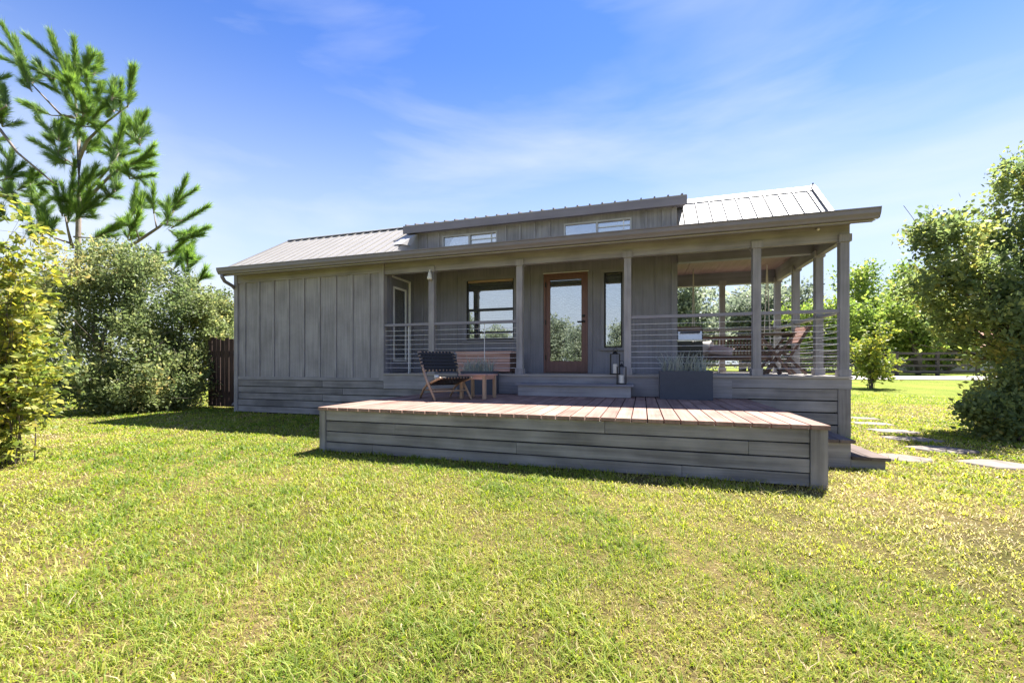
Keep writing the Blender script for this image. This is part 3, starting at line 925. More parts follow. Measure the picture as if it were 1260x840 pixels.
# step up to the porch, side steps
st = thing('porch_step', 'wide low dark grey step up from the deck to the front door', 'step', (-1.08, 6.9, DZ))
box('tread', 'dark_paint_x', st, -2.02, -0.13, 6.66, 7.045, 0.715, 0.745, 0.006)
box('riser', 'paint_x', st, -1.98, -0.17, 6.69, 6.72, DZ + 0.005, 0.714, 0.004)
box('cheek', 'paint_y', st, -1.98, -1.95, 6.721, 7.045, DZ + 0.005, 0.714, 0.004)
box('cheek', 'paint_y', st, -0.20, -0.17, 6.721, 7.045, DZ + 0.005, 0.714, 0.004)
ss = thing('side_steps', 'two weathered wooden steps going down from the right end of the deck', 'steps', (1.8, 5.4, 0))
S0, S1 = 5.10, 6.7
for (xa, xb, zt) in ((1.495, 2.03, 0.285), (2.03, 2.32, 0.125)):
    nj = 4 if xb < 2.1 else 2
    for j in range(nj):
        w_ = (xb - xa + 0.03) / nj
        box('tread', 'step', ss, xa + j * w_ + 0.003 * j, xa + (j + 1) * w_, S0 - 0.03, S1, zt - 0.032 + 0.001 * j, zt + 0.001 * j, 0.005)
    box('riser', 'skirt_y', ss, xb - 0.03, xb - 0.002, S0 + 0.03, S1 - 0.02, 0.0 if xb > 2.1 else 0.10, zt - 0.034, 0.004)
    box('end_board', 'skirt_x', ss, xa + 0.002, xb - 0.001, S0, S0 + 0.028, 0.0, zt - 0.034, 0.005)

# stepping stones
SO = [(4.09, 9.86, 0.62, 0.42), (3.90, 9.02, 0.66, 0.42), (3.78, 8.10, 0.66, 0.45), (3.62, 7.30, 0.68, 0.46), (3.52, 6.52, 0.70, 0.48), (3.56, 5.72, 0.66, 0.46), (2.76, 5.78, 0.58, 0.46)]
where = ['farthest pale stepping stone by the corner of the porch', 'pale stepping stone, second from the far end of the path', 'pale stepping stone, third from the far end of the path',
         'pale stepping stone, fourth from the far end of the path', 'half shaded stepping stone, fifth from the far end of the path', 'stepping stone nearest the viewer under the right tree shade', 'sunlit stepping stone at the foot of the side steps']
for i, (x, y, a, bb) in enumerate(SO):
    rr_ = random.Random(40 + i)
    pts = []
    for k in range(16):
        an = 2 * math.pi * (k + 0.5) / 16 + 0.12 * i
        sq = 1.0 / max(abs(math.cos(an - 0.12 * i)), abs(math.sin(an - 0.12 * i))) ** 0.95
        rad = sq * rr_.uniform(0.93, 1.04)
        pts.append((x + math.cos(an) * a * 0.44 * rad, y + math.sin(an) * bb * 0.44 * rad))
    bmk = bmesh.new()
    fc = bmk.faces.new([bmk.verts.new((px - x, py - y, 0.0)) for px, py in pts])
    ex = bmesh.ops.extrude_face_region(bmk, geom=[fc])
    top = [g for g in ex['geom'] if isinstance(g, bmesh.types.BMVert)]
    for v_ in top:
        v_.co.z = 0.05
    bmesh.ops.recalc_face_normals(bmk, faces=bmk.faces)
    bmesh.ops.bevel(bmk, geom=[e for e in bmk.edges if all(v_.co.z > 0.04 for v_ in e.verts)], offset=0.012, segments=1, affect='EDGES')
    me = bpy.data.meshes.new('stepping_stone')
    bmk.to_mesh(me)
    bmk.free()
    me.materials.append(M['stone'])
    o = put(bpy.data.objects.new('stepping_stone', me), None, (x, y, -0.033))
    tag(o, where[i], 'stepping stone', 'stepping stones beside the cabin')

# ------------------------------------------------------------------ lounge chair
ch = thing('lounge_chair', 'low wooden lounge chair with black woven strap seat and back on the deck', 'chair', (-2.83, 5.72, DZ + 0.004), R(-38), local=True)
ut, ub = Vector((-0.34, 0, 0.70)), Vector((0.27, 0, 0.0))          # upright, top to front foot
for s in (-1, 1):
    yy = 0.29 * s
    MB().tube([(-0.345, yy, 0.71), (-0.20, yy, 0.50), (-0.03, yy, 0.29), (0.27, yy, 0.0)], [0.016, 0.019, 0.021, 0.016], 8).build('upright', 'teak_z', ch, (0, yy, 0.35), smooth=True)
    y2 = 0.255 * s
    MB().tube([(0.36, y2, 0.325), (0.10, y2, 0.265), (-0.08, y2, 0.225), (-0.22, y2, 0.145), (-0.36, y2, 0.0)], [0.018, 0.020, 0.021, 0.019, 0.016], 8).build('seat_rail', 'teak_x', ch, (0, y2, 0.2), smooth=True)


def on_back(t):
    a, b_ = Vector((-0.345, 0, 0.71)), Vector((-0.20, 0, 0.50))
    return a + (b_ - a) * t


def on_seat(t):
    a, b_ = Vector((0.35, 0, 0.325)), Vector((-0.13, 0, 0.215))
    return a + (b_ - a) * t


for nm, fn, ts, hw in (('back_bar', on_back, (0.03, 1.35), 0.29), ('seat_bar', on_seat, (0.02, 1.0), 0.255)):
    for t in ts:
        p = fn(t)
        MB().tube([(p.x, -hw, p.z), (p.x, hw, p.z)], 0.0135, 8).build(nm, 'teak_y', ch, p, smooth=True)
    p0, p1 = fn(ts[0]), fn(ts[1])
    d = (p1 - p0)
    nrm = Vector((d.z, 0, -d.x)).normalized()
    if nrm.z < 0:
        nrm = -nrm
    L = d.length
    nv = 9
    for i in range(nv):                       # straps that loop round the two bars
        yv = -hw + 0.06 + i * (2 * hw - 0.12) / (nv - 1)
        loop = []
        for k in range(7):
            an = math.pi / 2 + math.pi * k / 6
            loop.append(p0 + (d.normalized() * math.cos(an) + nrm * math.sin(an)) * 0.017)
        for k in range(7):
            an = -math.pi / 2 + math.pi * k / 6
            loop.append(p1 + (d.normalized() * math.cos(an) + nrm * math.sin(an)) * 0.017)
        mbs = MB()
        kk = len(loop)
        for yo in (-0.019, 0.019):
            for pnt in loop:
                mbs.v.append((pnt.x, yv + yo, pnt.z))
        for k in range(kk):
            k2 = (k + 1) % kk
            mbs.f.append((k, k2, kk + k2, kk + k))
        mbs.build('strap', 'strap', ch, (p0 + p1) / 2)
    nh = 5
    for i in range(nh):                       # cross straps woven over them
        c = p0 + d * ((i + 0.7) / (nh + 0.4))
        off = nrm * (0.021 if i % 2 else 0.0195)
        q = c + off
        dn = d.normalized() * 0.019
        mbs = MB()
        for (yv, e) in ((-hw - 0.022, -0.012), (-hw + 0.01, 0.004), (0, 0.0), (hw - 0.01, 0.004), (hw + 0.022, -0.012)):
            for sgn in (-1, 1):
                for tk in (0, 0.003):
                    w3 = q + dn * sgn + nrm * (e + tk)
                    mbs.v.append((w3.x, yv, w3.z))
        for k in range(4):
            a = k * 4
            mbs.f += [(a, a + 4, a + 6, a + 2), (a + 1, a + 3, a + 7, a + 5)]
        mbs.build('strap', 'strap', ch, q)
for x_, z_ in ((0.14, 0.125), (-0.24, 0.13)):
    MB().tube([(x_, -0.27, z_), (x_, 0.27, z_)], 0.012, 8).build('stretcher', 'teak_y', ch, (x_, 0, z_), smooth=True)
bk = MB().lathe([(0.001, 0), (0.03, 0.0), (0.036, 0.03), (0.034, 0.06), (0.001, 0.06)], 14, (0.0, 0.0, 0.0)).build('cup', 'candle', None, (0, 0, 0), smooth=True)
bk.location = (-2.95, 5.66, DZ + 0.30)
tag(bk, 'small cream cup resting on the black woven chair seat', 'cup')

# ------------------------------------------------------------------ side table
tb = thing('side_table', 'small square wooden side table with slatted top beside the lounge chair', 'table', (-2.42, 6.02, DZ + 0.004), R(-4), local=True)
for i in range(5):
    y = -0.225 + i * 0.091
    box('top_slat', 'cedar_x', tb, -0.23, 0.23, y, y + 0.085, 0.345, 0.366, 0.004)
for sx in (-1, 1):
    for sy in (-1, 1):
        box('leg', 'teak_z', tb, sx * 0.19 - 0.022, sx * 0.19 + 0.022, sy * 0.185 - 0.022, sy * 0.185 + 0.022, 0.0, 0.344, 0.004)
    box('apron', 'cedar_x', tb, -0.166, 0.166, sx * 0.185 - 0.012, sx * 0.185 + 0.012, 0.29, 0.343, 0.003)
    box('apron', 'cedar_y', tb, sx * 0.19 - 0.012, sx * 0.19 + 0.012, -0.16, 0.16, 0.29, 0.343, 0.003)

# ------------------------------------------------------------------ storage bench
sb = thing('storage_bench', 'reddish slatted wooden storage chest on the porch under the window', 'chest', (-2.93, 7.8, FL), 0)
X0, X1, Y0, Y1 = -3.52, -2.40, 7.62, 8.05
box('body', 'brown_x', sb, X0 + 0.02, X1 - 0.0, Y0 + 0.02, Y1 - 0.01, FL + 0.03, FL + 0.40, 0.003)
for i in range(6):
    box('slat', 'cedar_x', sb, X0, X1 - 0.02, Y0, Y0 + 0.02, FL + 0.035 + i * 0.062, FL + 0.035 + i * 0.062 + 0.056, 0.003)
for x in (X0 + 0.03, X1 - 0.08):
    for y in (Y0 + 0.03, Y1 - 0.08):
        box('foot', 'brown_z', sb, x, x + 0.05, y, y + 0.05, FL + 0.002, FL + 0.03, 0.003)
for i in range(4):
    box('lid_slat', 'cedar_x', sb, X0 - 0.02, X1 + 0.02, Y0 - 0.02 + i * 0.118, Y0 - 0.02 + i * 0.118 + 0.112, FL + 0.402, FL + 0.425, 0.003)

# ------------------------------------------------------------------ planters with spiky grass
def blades(n, cx, cy, z0, sx, sy, hmin, hmax, w, spread, seed, tone_shift=0.0):
    g = np.random.default_rng(seed)
    bx = cx + g.uniform(-sx, sx, n)
    by = cy + g.uniform(-sy, sy, n)
    a = g.uniform(0, 2 * np.pi, n)
    h = g.uniform(hmin, hmax, n)
    ln = g.uniform(0.15, spread, n) * h
    dx, dy = np.cos(a), np.sin(a)
    px, py = -dy, dx
    Vv = np.zeros((n, 7, 3))
    for k, (t, ww) in enumerate(((0, 1.0), (0.45, 0.85), (0.8, 0.55))):
        off = ln * t * t
        z = z0 + h * (t - 0.18 * t * t * (ln / h))
        for s_, j in ((-1, 0), (1, 1)):
            Vv[:, 2 * k + j, 0] = bx + dx * off + px * w * ww * s_
            Vv[:, 2 * k + j, 1] = by + dy * off + py * w * ww * s_
            Vv[:, 2 * k + j, 2] = z
    Vv[:, 6, 0] = bx + dx * ln
    Vv[:, 6, 1] = by + dy * ln
    Vv[:, 6, 2] = z0 + h * (1 - 0.18 * ln / h)
    base = (np.arange(n) * 7)[:, None]
    F = np.concatenate([base + np.array([[0, 1, 3]]), base + np.array([[0, 3, 2]]), base + np.array([[2, 3, 5]]), base + np.array([[2, 5, 4]]), base + np.array([[4, 5, 6]])])
    tone = np.repeat(np.clip(g.beta(2, 2, n) + tone_shift, 0, 1), 7)
    return Vv.reshape(-1, 3), F, tone


def planter(x0, x1, y0, y1, h, label, plabel, seed, nbl):
    cx, cy = (x0 + x1) / 2, (y0 + y1) / 2
    z0 = DZ + 0.004
    p = thing('planter_box', label, 'planter', (cx, cy, z0), 0, 'slate planter boxes on the deck')
    t = 0.022
    for (a, b_, c, d, nm) in ((x0, x1, y0, y0 + t, 'side_panel'), (x0, x1, y1 - t, y1, 'side_panel'), (x0, x0 + t, y0 + t, y1 - t, 'end_panel'), (x1 - t, x1, y0 + t, y1 - t, 'end_panel')):
        box(nm, 'planter', p, a, b_, c, d, z0, z0 + h, 0.004)
    MB().box(x0 + t, x1 - t, y0 + t, y1 - t, z0 + 0.01, z0 + h - 0.03).build('soil', 'soil', p, (cx, cy, z0 + h))
    Vv, F, tone = blades(nbl, cx, cy, z0 + h - 0.03, (x1 - x0) / 2 - 0.05, (y1 - y0) / 2 - 0.05, 0.14, 0.38, 0.0050, 1.1, seed)
    g = np_mesh('spiky_grass', Vv, F, 'spiky', tone, (cx, cy, z0 + h - 0.03))
    tag(g, plabel, 'plant', 'spiky grasses in the planters')


planter(0.25, 0.97, 6.60, 6.95, 0.42, 'slate grey planter box beside the door step, holding spiky grass', 'spiky grey-green grass in the planter right of the door step', 5, 260)
planter(-3.08, -2.42, 6.68, 6.98, 0.40, 'slate grey planter box behind the small wooden side table', 'spiky grey-green grass behind the side table and lounge chair', 6, 220)

# ------------------------------------------------------------------ lanterns
def lantern(x, y, z, w, h, label, cl):
    t = thing('lantern', label, 'lantern', (x, y, z), 0, 'candle lanterns by the door')
    s = w / 2
    box('base', 'black', t, x - s, x + s, y - s, y + s, z, z + 0.018, 0.003)
    for sx in (-1, 1):
        for sy in (-1, 1):
            box('corner_bar', 'black', t, x + sx * (s - 0.008) - 0.006, x + sx * (s - 0.008) + 0.006, y + sy * (s - 0.008) - 0.006, y + sy * (s - 0.008) + 0.006, z + 0.018, z + h * 0.80, 0.002)
    box('top', 'black', t, x - s, x + s, y - s, y + s, z + h * 0.80, z + h * 0.82, 0.003)
    MB().lathe([(s * 0.62, 0), (s * 0.45, 0.02), (s * 0.2, 0.04), (0.006, 0.05)], 12, (x, y, z + h * 0.82)).build('chimney', 'black', t, (x, y, z + h * 0.82))
    ring = [(x + s * 0.45 * math.cos(a), y, z + h * 0.82 + 0.06 + s * 0.45 * math.sin(a)) for a in np.linspace(-0.9, math.pi + 0.9, 14)]
    MB().tube(ring, 0.004, 6).build('ring_handle', 'black', t, (x, y, z + h))
    c = MB().lathe([(0.001, 0), (0.036, 0.0), (0.036, h * 0.36), (0.030, h * 0.37), (0.001, h * 0.365)], 16, (x, y, z + 0.02)).build('pillar_candle', 'candle', None, (x, y, z + 0.02), smooth=False)
    tag(c, cl, 'candle', 'pillar candles in the lanterns')


lantern(-0.435, 7.19, FL + 0.002, 0.16, 0.42, 'taller black candle lantern standing on the porch floor by the sidelight', 'white pillar candle inside the taller lantern on the porch')
lantern(-0.315, 6.86, 0.746, 0.15, 0.34, 'shorter black candle lantern standing on the end of the door step', 'white pillar candle inside the shorter lantern on the step')

# ------------------------------------------------------------------ grill
gr = thing('gas_grill', 'dark blue-black gas grill with steel lid panel at the open end of the porch', 'grill', (0.95, 9.0, FL))
gx0, gx1, gy0, gy1 = 0.66, 1.12, 8.85, 9.30
box('cabinet', 'grill', gr, gx0, gx1, gy0, gy1, FL + 0.06, FL + 0.62, 0.01)
box('cabinet_door', 'grill', gr, gx0 + 0.02, gx1 - 0.02, gy0 - 0.015, gy0 - 0.001, FL + 0.10, FL + 0.58, 0.006)
MB().prism([(gy0, FL + 0.66), (gy0 + 0.02, FL + 0.82), (gy0 + 0.10, FL + 0.92), (gy0 + 0.30, FL + 0.93), (gy1, FL + 0.82), (gy1, FL + 0.66)], 'x', gx0 + 0.015, gx1 - 0.015).build('lid', 'steel', gr, (0.9, 9.0, FL + 0.7))
for x in (gx0, gx1 - 0.014):
    MB().prism([(gy0 - 0.005, FL + 0.655), (gy0 + 0.012, FL + 0.83), (gy0 + 0.09, FL + 0.935), (gy0 + 0.31, FL + 0.945), (gy1 + 0.005, FL + 0.83), (gy1 + 0.005, FL + 0.655)], 'x', x, x + 0.014).build('lid_end', 'grill', gr, (x, 9.0, FL + 0.7))
MB().tube([(gx0 + 0.05, gy0 - 0.04, FL + 0.80), (gx1 - 0.05, gy0 - 0.04, FL + 0.80)], 0.012, 8).tube([(gx0 + 0.07, gy0 - 0.04, FL + 0.80), (gx0 + 0.07, gy0 + 0.03, FL + 0.80)], 0.008, 6).tube([(gx1 - 0.07, gy0 - 0.04, FL + 0.80), (gx1 - 0.07, gy0 + 0.03, FL + 0.80)], 0.008, 6).build('lid_handle', 'black', gr, (0.9, 8.8, FL + 0.8))
box('control_panel', 'steel', gr, gx0 + 0.01, gx1 - 0.01, gy0 - 0.02, gy0 - 0.002, FL + 0.625, FL + 0.655, 0.003)
for i in range(3):
    MB().lathe([(0.001, 0), (0.014, 0), (0.014, 0.02), (0.001, 0.02)], 10, (0, 0, 0)).build('knob', 'black', gr, (gx0 + 0.1 + i * 0.13, gy0 - 0.04, FL + 0.63))
for x in (gx0 + 0.03, gx1 - 0.09):
    box('foot', 'black', gr, x, x + 0.06, gy0 + 0.03, gy1 - 0.03, FL + 0.002, FL + 0.058, 0.005)

# ------------------------------------------------------------------ hanging swing bench
sw = thing('porch_swing', 'brown wooden swing bench hanging on white ropes under the porch roof', 'swing', (1.72, 9.65, FL + 0.40))
sx0, sx1, sy0, sy1, sz = 1.03, 2.42, 9.35, 9.95, FL + 0.36
for y in (sy0, sy1 - 0.04):
    box('seat_frame', 'brown_x', sw, sx0 - 0.02, sx1 + 0.02, y, y + 0.04, sz - 0.09, sz, 0.004)
for i in range(7):
    y = sy0 + 0.042 + i * 0.074
    box('seat_slat', 'brown_x', sw, sx0, sx1, y, y + 0.066, sz - 0.022, sz + 0.002, 0.004)
for x in (sx0, sx1 - 0.05):
    box('back_post', 'brown_z', sw, x, x + 0.05, sy1 + 0.001, sy1 + 0.045, sz - 0.05, sz + 0.42, 0.004)
    box('arm', 'brown_y', sw, x - 0.01, x + 0.06, sy0, sy1, sz + 0.20, sz + 0.225, 0.004)
    box('arm_post', 'brown_z', sw, x, x + 0.05, sy0 + 0.02, sy0 + 0.07, sz + 0.003, sz + 0.199, 0.004)
box('back_rail', 'brown_x', sw, sx0 + 0.05, sx1 - 0.05, sy1 + 0.004, sy1 + 0.034, sz + 0.36, sz + 0.42, 0.004)
x = sx0 + 0.09
while x < sx1 - 0.08:
    box('back_slat', 'brown_z', sw, x, x + 0.026, sy1 + 0.010, sy1 + 0.028, sz + 0.003, sz + 0.359, 0.003)
    x += 0.062
for x in (sx0 + 0.005, sx1 - 0.005):
    for y in (sy0 + 0.03, sy1 - 0.02):
        MB().tube([(x, y, sz - 0.02), (x, (y + 9.65) / 2, sz + 0.9), (x, 9.65, BT - 0.05)], 0.010, 6).build('rope', 'rope', sw, (x, y, sz + 0.8))


def pillow(name, mat, loc, dims, rot, label):
    bmk = bmesh.new()
    bmesh.ops.create_cube(bmk, size=1.0)
    bmesh.ops.subdivide_edges(bmk, edges=bmk.edges, cuts=6, use_grid_fill=True)
    for v_ in bmk.verts:
        u, w_ = v_.co.x * 2, v_.co.y * 2
        th = (max(0.0, 1 - abs(u) ** 3) * max(0.0, 1 - abs(w_) ** 3)) ** 0.5
        pin = 1 - 0.10 * (1 - abs(u)) * abs(w_) - 0.10 * (1 - abs(w_)) * abs(u)
        wr = 1 + 0.08 * math.sin(5 * u + 3 * w_)
        v_.co = (v_.co.x * dims[0] * pin, v_.co.y * dims[1] * pin, v_.co.z * dims[2] * (0.08 + 0.92 * th) * wr)
    me = bpy.data.meshes.new(name)
    bmk.to_mesh(me)
    bmk.free()
    me.materials.append(M[mat])
    me.polygons.foreach_set('use_smooth', [True] * len(me.polygons))
    o = put(bpy.data.objects.new(name, me), None, loc)
    o.rotation_euler = rot
    tag(o, label, 'cushion', 'cushions on the porch swing')


pillow('cushion', 'cushion', (1.25, 9.82, sz + 0.16), (0.46, 0.34, 0.13), (R(68), 0, R(6)), 'cream cushion leaning at the left end of the porch swing')
pillow('cushion', 'blanket', (1.55, 9.60, sz + 0.09), (0.48, 0.34, 0.15), (R(28), R(8), R(-14)), 'pale pink cushion lying in the middle of the porch swing')

# ------------------------------------------------------------------ bistro table and chair
bt = thing('bistro_table', 'small brown folding wooden table on the open porch', 'table', (2.14, 8.20, FL + 0.002), R(4), local=True)
for i in range(7):
    y = -0.25 + i * 0.072
    box('top_slat', 'brown_x', bt, -0.27, 0.27, y, y + 0.064, 0.672, 0.692, 0.003)
for s in (-1, 1):
    box('top_rail', 'brown_y', bt, s * 0.235 - 0.015, s * 0.235 + 0.015, -0.24, 0.24, 0.635, 0.671, 0.003)
    y_ = s * 0.20
    bar('leg', 'brown_x', bt, (-0.24, y_, 0.64), (0.20, y_, 0.0), 0.022, 0.040)
    bar('leg', 'brown_x', bt, (0.24, y_ - s * 0.03, 0.64), (-0.20, y_ - s * 0.03, 0.0), 0.022, 0.040)
    box('stretcher', 'brown_y', bt, s * 0.19 - 0.012, s * 0.19 + 0.012, -0.18, 0.18, 0.06, 0.095, 0.003)
box('stretcher', 'brown_x', bt, -0.2, 0.2, -0.012, 0.012, 0.335, 0.365, 0.003)
fc = thing('folding_chair', 'brown slatted folding wooden chair beside the bistro table', 'chair', (2.40, 8.42, FL + 0.002), R(190), local=True)
for s in (-1, 1):
    y_ = 0.20 * s
    bar('leg', 'brown_x', fc, (-0.30, y_, 0.84), (0.22, y_, 0.0), 0.022, 0.042)
    bar('leg', 'brown_x', fc, (0.20, y_ - 0.03 * s, 0.44), (-0.24, y_ - 0.03 * s, 0.0), 0.022, 0.040)
for i in range(7):
    t = i / 6
    p = Vector((0.19 - 0.40 * t, 0, 0.445 - 0.03 * t))
    box('seat_slat', 'brown_y', fc, p.x - 0.026, p.x + 0.026, -0.18, 0.18, p.z - 0.009, p.z + 0.009, 0.003)
for i in range(5):
    zc = 0.56 + i * 0.058
    xc = 0.22 - 0.52 * (zc / 0.84) + 0.022
    box('back_slat', 'cedar_y', fc, xc - 0.009, xc + 0.009, -0.20, 0.20, zc - 0.024, zc + 0.024, 0.003, rot=(0, R(-30), 0))
box('stretcher', 'brown_y', fc, -0.15, -0.13, -0.18, 0.18, 0.10, 0.13, 0.003)

# ------------------------------------------------------------------ fences
gf = thing('board_fence', 'dark brown vertical board fence between the bushes and the left end of the cabin', 'fence', (-9.4, 7.75, 0))
x = -10.35
i = 0
while x < -8.80:
    hh = 1.66 + 0.03 * ((i * 5) % 3)
    box('fence_board', 'fence_z', gf, x, x + 0.125, 7.72 + 0.006 * (i % 2), 7.742 + 0.006 * (i % 2), 0.03, hh, 0.004)
    x += 0.139
    i += 1
for z in (0.35, 1.35):
    box('fence_rail', 'fence_x', gf, -10.35, -8.78, 7.752, 7.79, z, z + 0.09, 0.004)
for x in (-10.36, -8.88):
    box('fence_post', 'fence_z', gf, x, x + 0.09, 7.792, 7.88, 0.0, 1.75, 0.005)

pf = thing('paddock_fence', 'grey weathered four-rail paddock fence beyond the gravel road', 'fence', cw(18, 27.6) + (0.3,))
xs = np.arange(2.0, 46.0, 2.6)
prev = None
for k, xx in enumerate(xs):
    X, Y = cw(float(xx), 27.6 + 0.1 * math.sin(k))
    g0 = float(terrain(X, Y))
    box('fence_post', 'farfence_z', pf, X - 0.08, X + 0.08, Y - 0.08, Y + 0.08, g0 - 0.02, g0 + 1.58, 0.01)
    if prev:
        for z in (0.25, 0.66, 1.06, 1.46):
            bar('fence_rail', 'farfence_x', pf, (prev[0], prev[1] - 0.1, prev[2] + z), (X, Y - 0.1, g0 + z + 0.02 * math.sin(k * 3 + z * 9)), 0.04, 0.145)
    prev = (X, Y, g0)

# far house, mostly hidden by trees
hx_, hy_ = cw(41.5, 40.0)
fh = thing('far_house', 'small distant pale house with red roof behind the paddock trees', 'house', (hx_, hy_, 0.36))
MB().box(hx_ - 4, hx_ + 4, hy_ - 3, hy_ + 3, 0.3, 2.7).build('wall', 'farwall', fh, (hx_, hy_, 1.5))
MB().prism([(hy_ - 3.5, 2.6), (hy_, 4.3), (hy_ + 3.5, 2.6)], 'x', hx_ - 4.4, hx_ + 4.4).build('roof', 'farroof', fh, (hx_, hy_, 3))
box('window', 'glass', fh, hx_ - 2.4, hx_ - 1.2, hy_ - 3.03, hy_ - 3.001, 1.2, 2.2, 0)
box('door', 'white', fh, hx_ + 0.4, hx_ + 1.4, hy_ - 3.03, hy_ - 3.001, 0.36, 2.3, 0)

# ------------------------------------------------------------------ foliage builders
def leaves_arrays(P, D, size, wid, g, tone):
    n = len(P)
    D = D / np.linalg.norm(D, axis=1, keepdims=True)
    rnd = g.normal(size=(n, 3))
    S = np.cross(D, rnd)
    S /= np.linalg.norm(S, axis=1, keepdims=True) + 1e-9
    N = np.cross(S, D)
    L = size * g.uniform(0.5, 1.4, n)[:, None]
    W = L * wid
    Vv = np.empty((n, 4, 3))
    Vv[:, 0] = P
    Vv[:, 1] = P + D * L * 0.45 + S * W - N * L * 0.05
    Vv[:, 2] = P + D * L - N * L * 0.14
    Vv[:, 3] = P + D * L * 0.45 - S * W - N * L * 0.05
    base = (np.arange(n) * 4)[:, None]
    F = np.concatenate([base + np.array([[0, 1, 2]]), base + np.array([[0, 2, 3]])])
    return Vv.reshape(-1, 3), F, np.repeat(tone, 4)


def crown(blobs, n, size, seed, wid=0.30, twig=0.16, per=14, shell=0.45, up=0.35, lumps=0.22, clumps=16, cscale=1.0, zmin=0.05):
    """leaves in twig clumps spread through a set of ellipsoids; blobs: (x,y,z,rx,ry,rz)"""
    g = np.random.default_rng(seed)
    B0 = np.array(blobs, float)
    sub = []
    for q in B0:                       # break each mass into uneven clumps with gaps between
        m_ = clumps
        dd_ = g.normal(size=(m_, 3))
        dd_ /= np.linalg.norm(dd_, axis=1, keepdims=True)
        rr_ = g.uniform(0.35, 1.05, m_)[:, None]
        cs = q[:3] + dd_ * q[3:] * rr_
        f_ = g.uniform(0.20, 0.42, m_)[:, None] * cscale
        sub.append(np.concatenate([cs, q[3:] * f_ * g.uniform(0.8, 1.3, (m_, 3))], 1))
    B = np.concatenate(sub)
    vol = (B[:, 3] * B[:, 4] * B[:, 5]) ** 0.72
    nt = max(8, n // per)
    w = g.choice(len(B), nt, p=vol / vol.sum())
    d = g.normal(size=(nt, 3))
    d /= np.linalg.norm(d, axis=1, keepdims=True)
    r = shell + (1 - shell) * g.uniform(0, 1, nt) ** 0.6
    r = np.where(g.uniform(0, 1, nt) < 0.10, r * 1.35, r)
    C = B[w, :3] + d * B[w, 3:] * r[:, None]
    C[:, 2] = np.maximum(C[:, 2], zmin)
    ctone = g.normal(0, 0.17, len(B))[w]
    tt = g.beta(2.0, 2.2, nt)
    idx = np.repeat(np.arange(nt), per)
    k = len(idx)
    # twig axis
    tw = d + g.normal(size=(nt, 3)) * 0.5
    tw[:, 2] += up
    tw /= np.linalg.norm(tw, axis=1, keepdims=True)
    P = C[idx] + tw[idx] * (g.uniform(-1, 1, k) * twig * 1.6)[:, None] + g.normal(size=(k, 3)) * twig * 0.42
    D = tw[idx] * 0.7 + g.normal(size=(k, 3)) * 0.75
    D[:, 2] += 0.1
    tone = np.clip(0.5 * tt[idx] + 0.5 * g.beta(1.6, 2.0, k) + ctone[idx], 0, 1)
    return leaves_arrays(P, D, size, wid, g, tone)


def branches(base, blobs, r0, seed, n=7, extra=0):
    g = random.Random(seed)
    mb = MB()
    b0 = Vector(base)
    top = max(bl[2] for bl in blobs)
    for i, bl in enumerate(blobs):
        e = Vector(bl[:3])
        pts, rad = [], []
        for k in range(n):
            t = k / (n - 1)
            p = b0.lerp(e, t)
            p.z = b0.z + (e.z - b0.z) * (t ** 0.8)
            p.x = b0.x + (e.x - b0.x) * t ** 1.35
            p.y = b0.y + (e.y - b0.y) * t ** 1.35
            j = 0.05 * (e - b0).length * (1 if 0 < k else 0) * 0.5
            p += Vector((g.uniform(-j, j), g.uniform(-j, j), g.uniform(-j, j) * 0.3))
            pts.append(p)
            rad.append(r0 * (1 - 0.86 * t))
        mb.tube(pts, rad, 7)
        for q in range(extra):
            k = g.randrange(2, n)
            s_ = pts[k]
            dv = Vector((g.gauss(0, 1) * bl[3], g.gauss(0, 1) * bl[4], abs(g.gauss(0, 1)) * bl[5])) * 0.7
            mb.tube([s_, s_ + dv * 0.5 + Vector((0, 0, 0.04)), s_ + dv], [rad[k] * 0.55, rad[k] * 0.3, 0.004], 5)
    return mb


def tree(name, label, cat, base, blobs, n, size, mat, seed, r0=0.08, group=None, wid=0.30, twig=0.16, per=14, bark='bark', shell=0.45, extra=3, lumps=0.22, up=0.35, clumps=16, cscale=1.0):
    t = thing(name, label, cat, base, 0, group)
    branches(base, blobs, r0, seed, extra=extra).build('trunk', bark, t, base, smooth=True)
    Vv, F, tone = crown(blobs, n, size, seed, wid, twig, per, shell, up, lumps, clumps, cscale)
    c = np_mesh('crown', Vv, F, mat, tone, base, t)
    return t


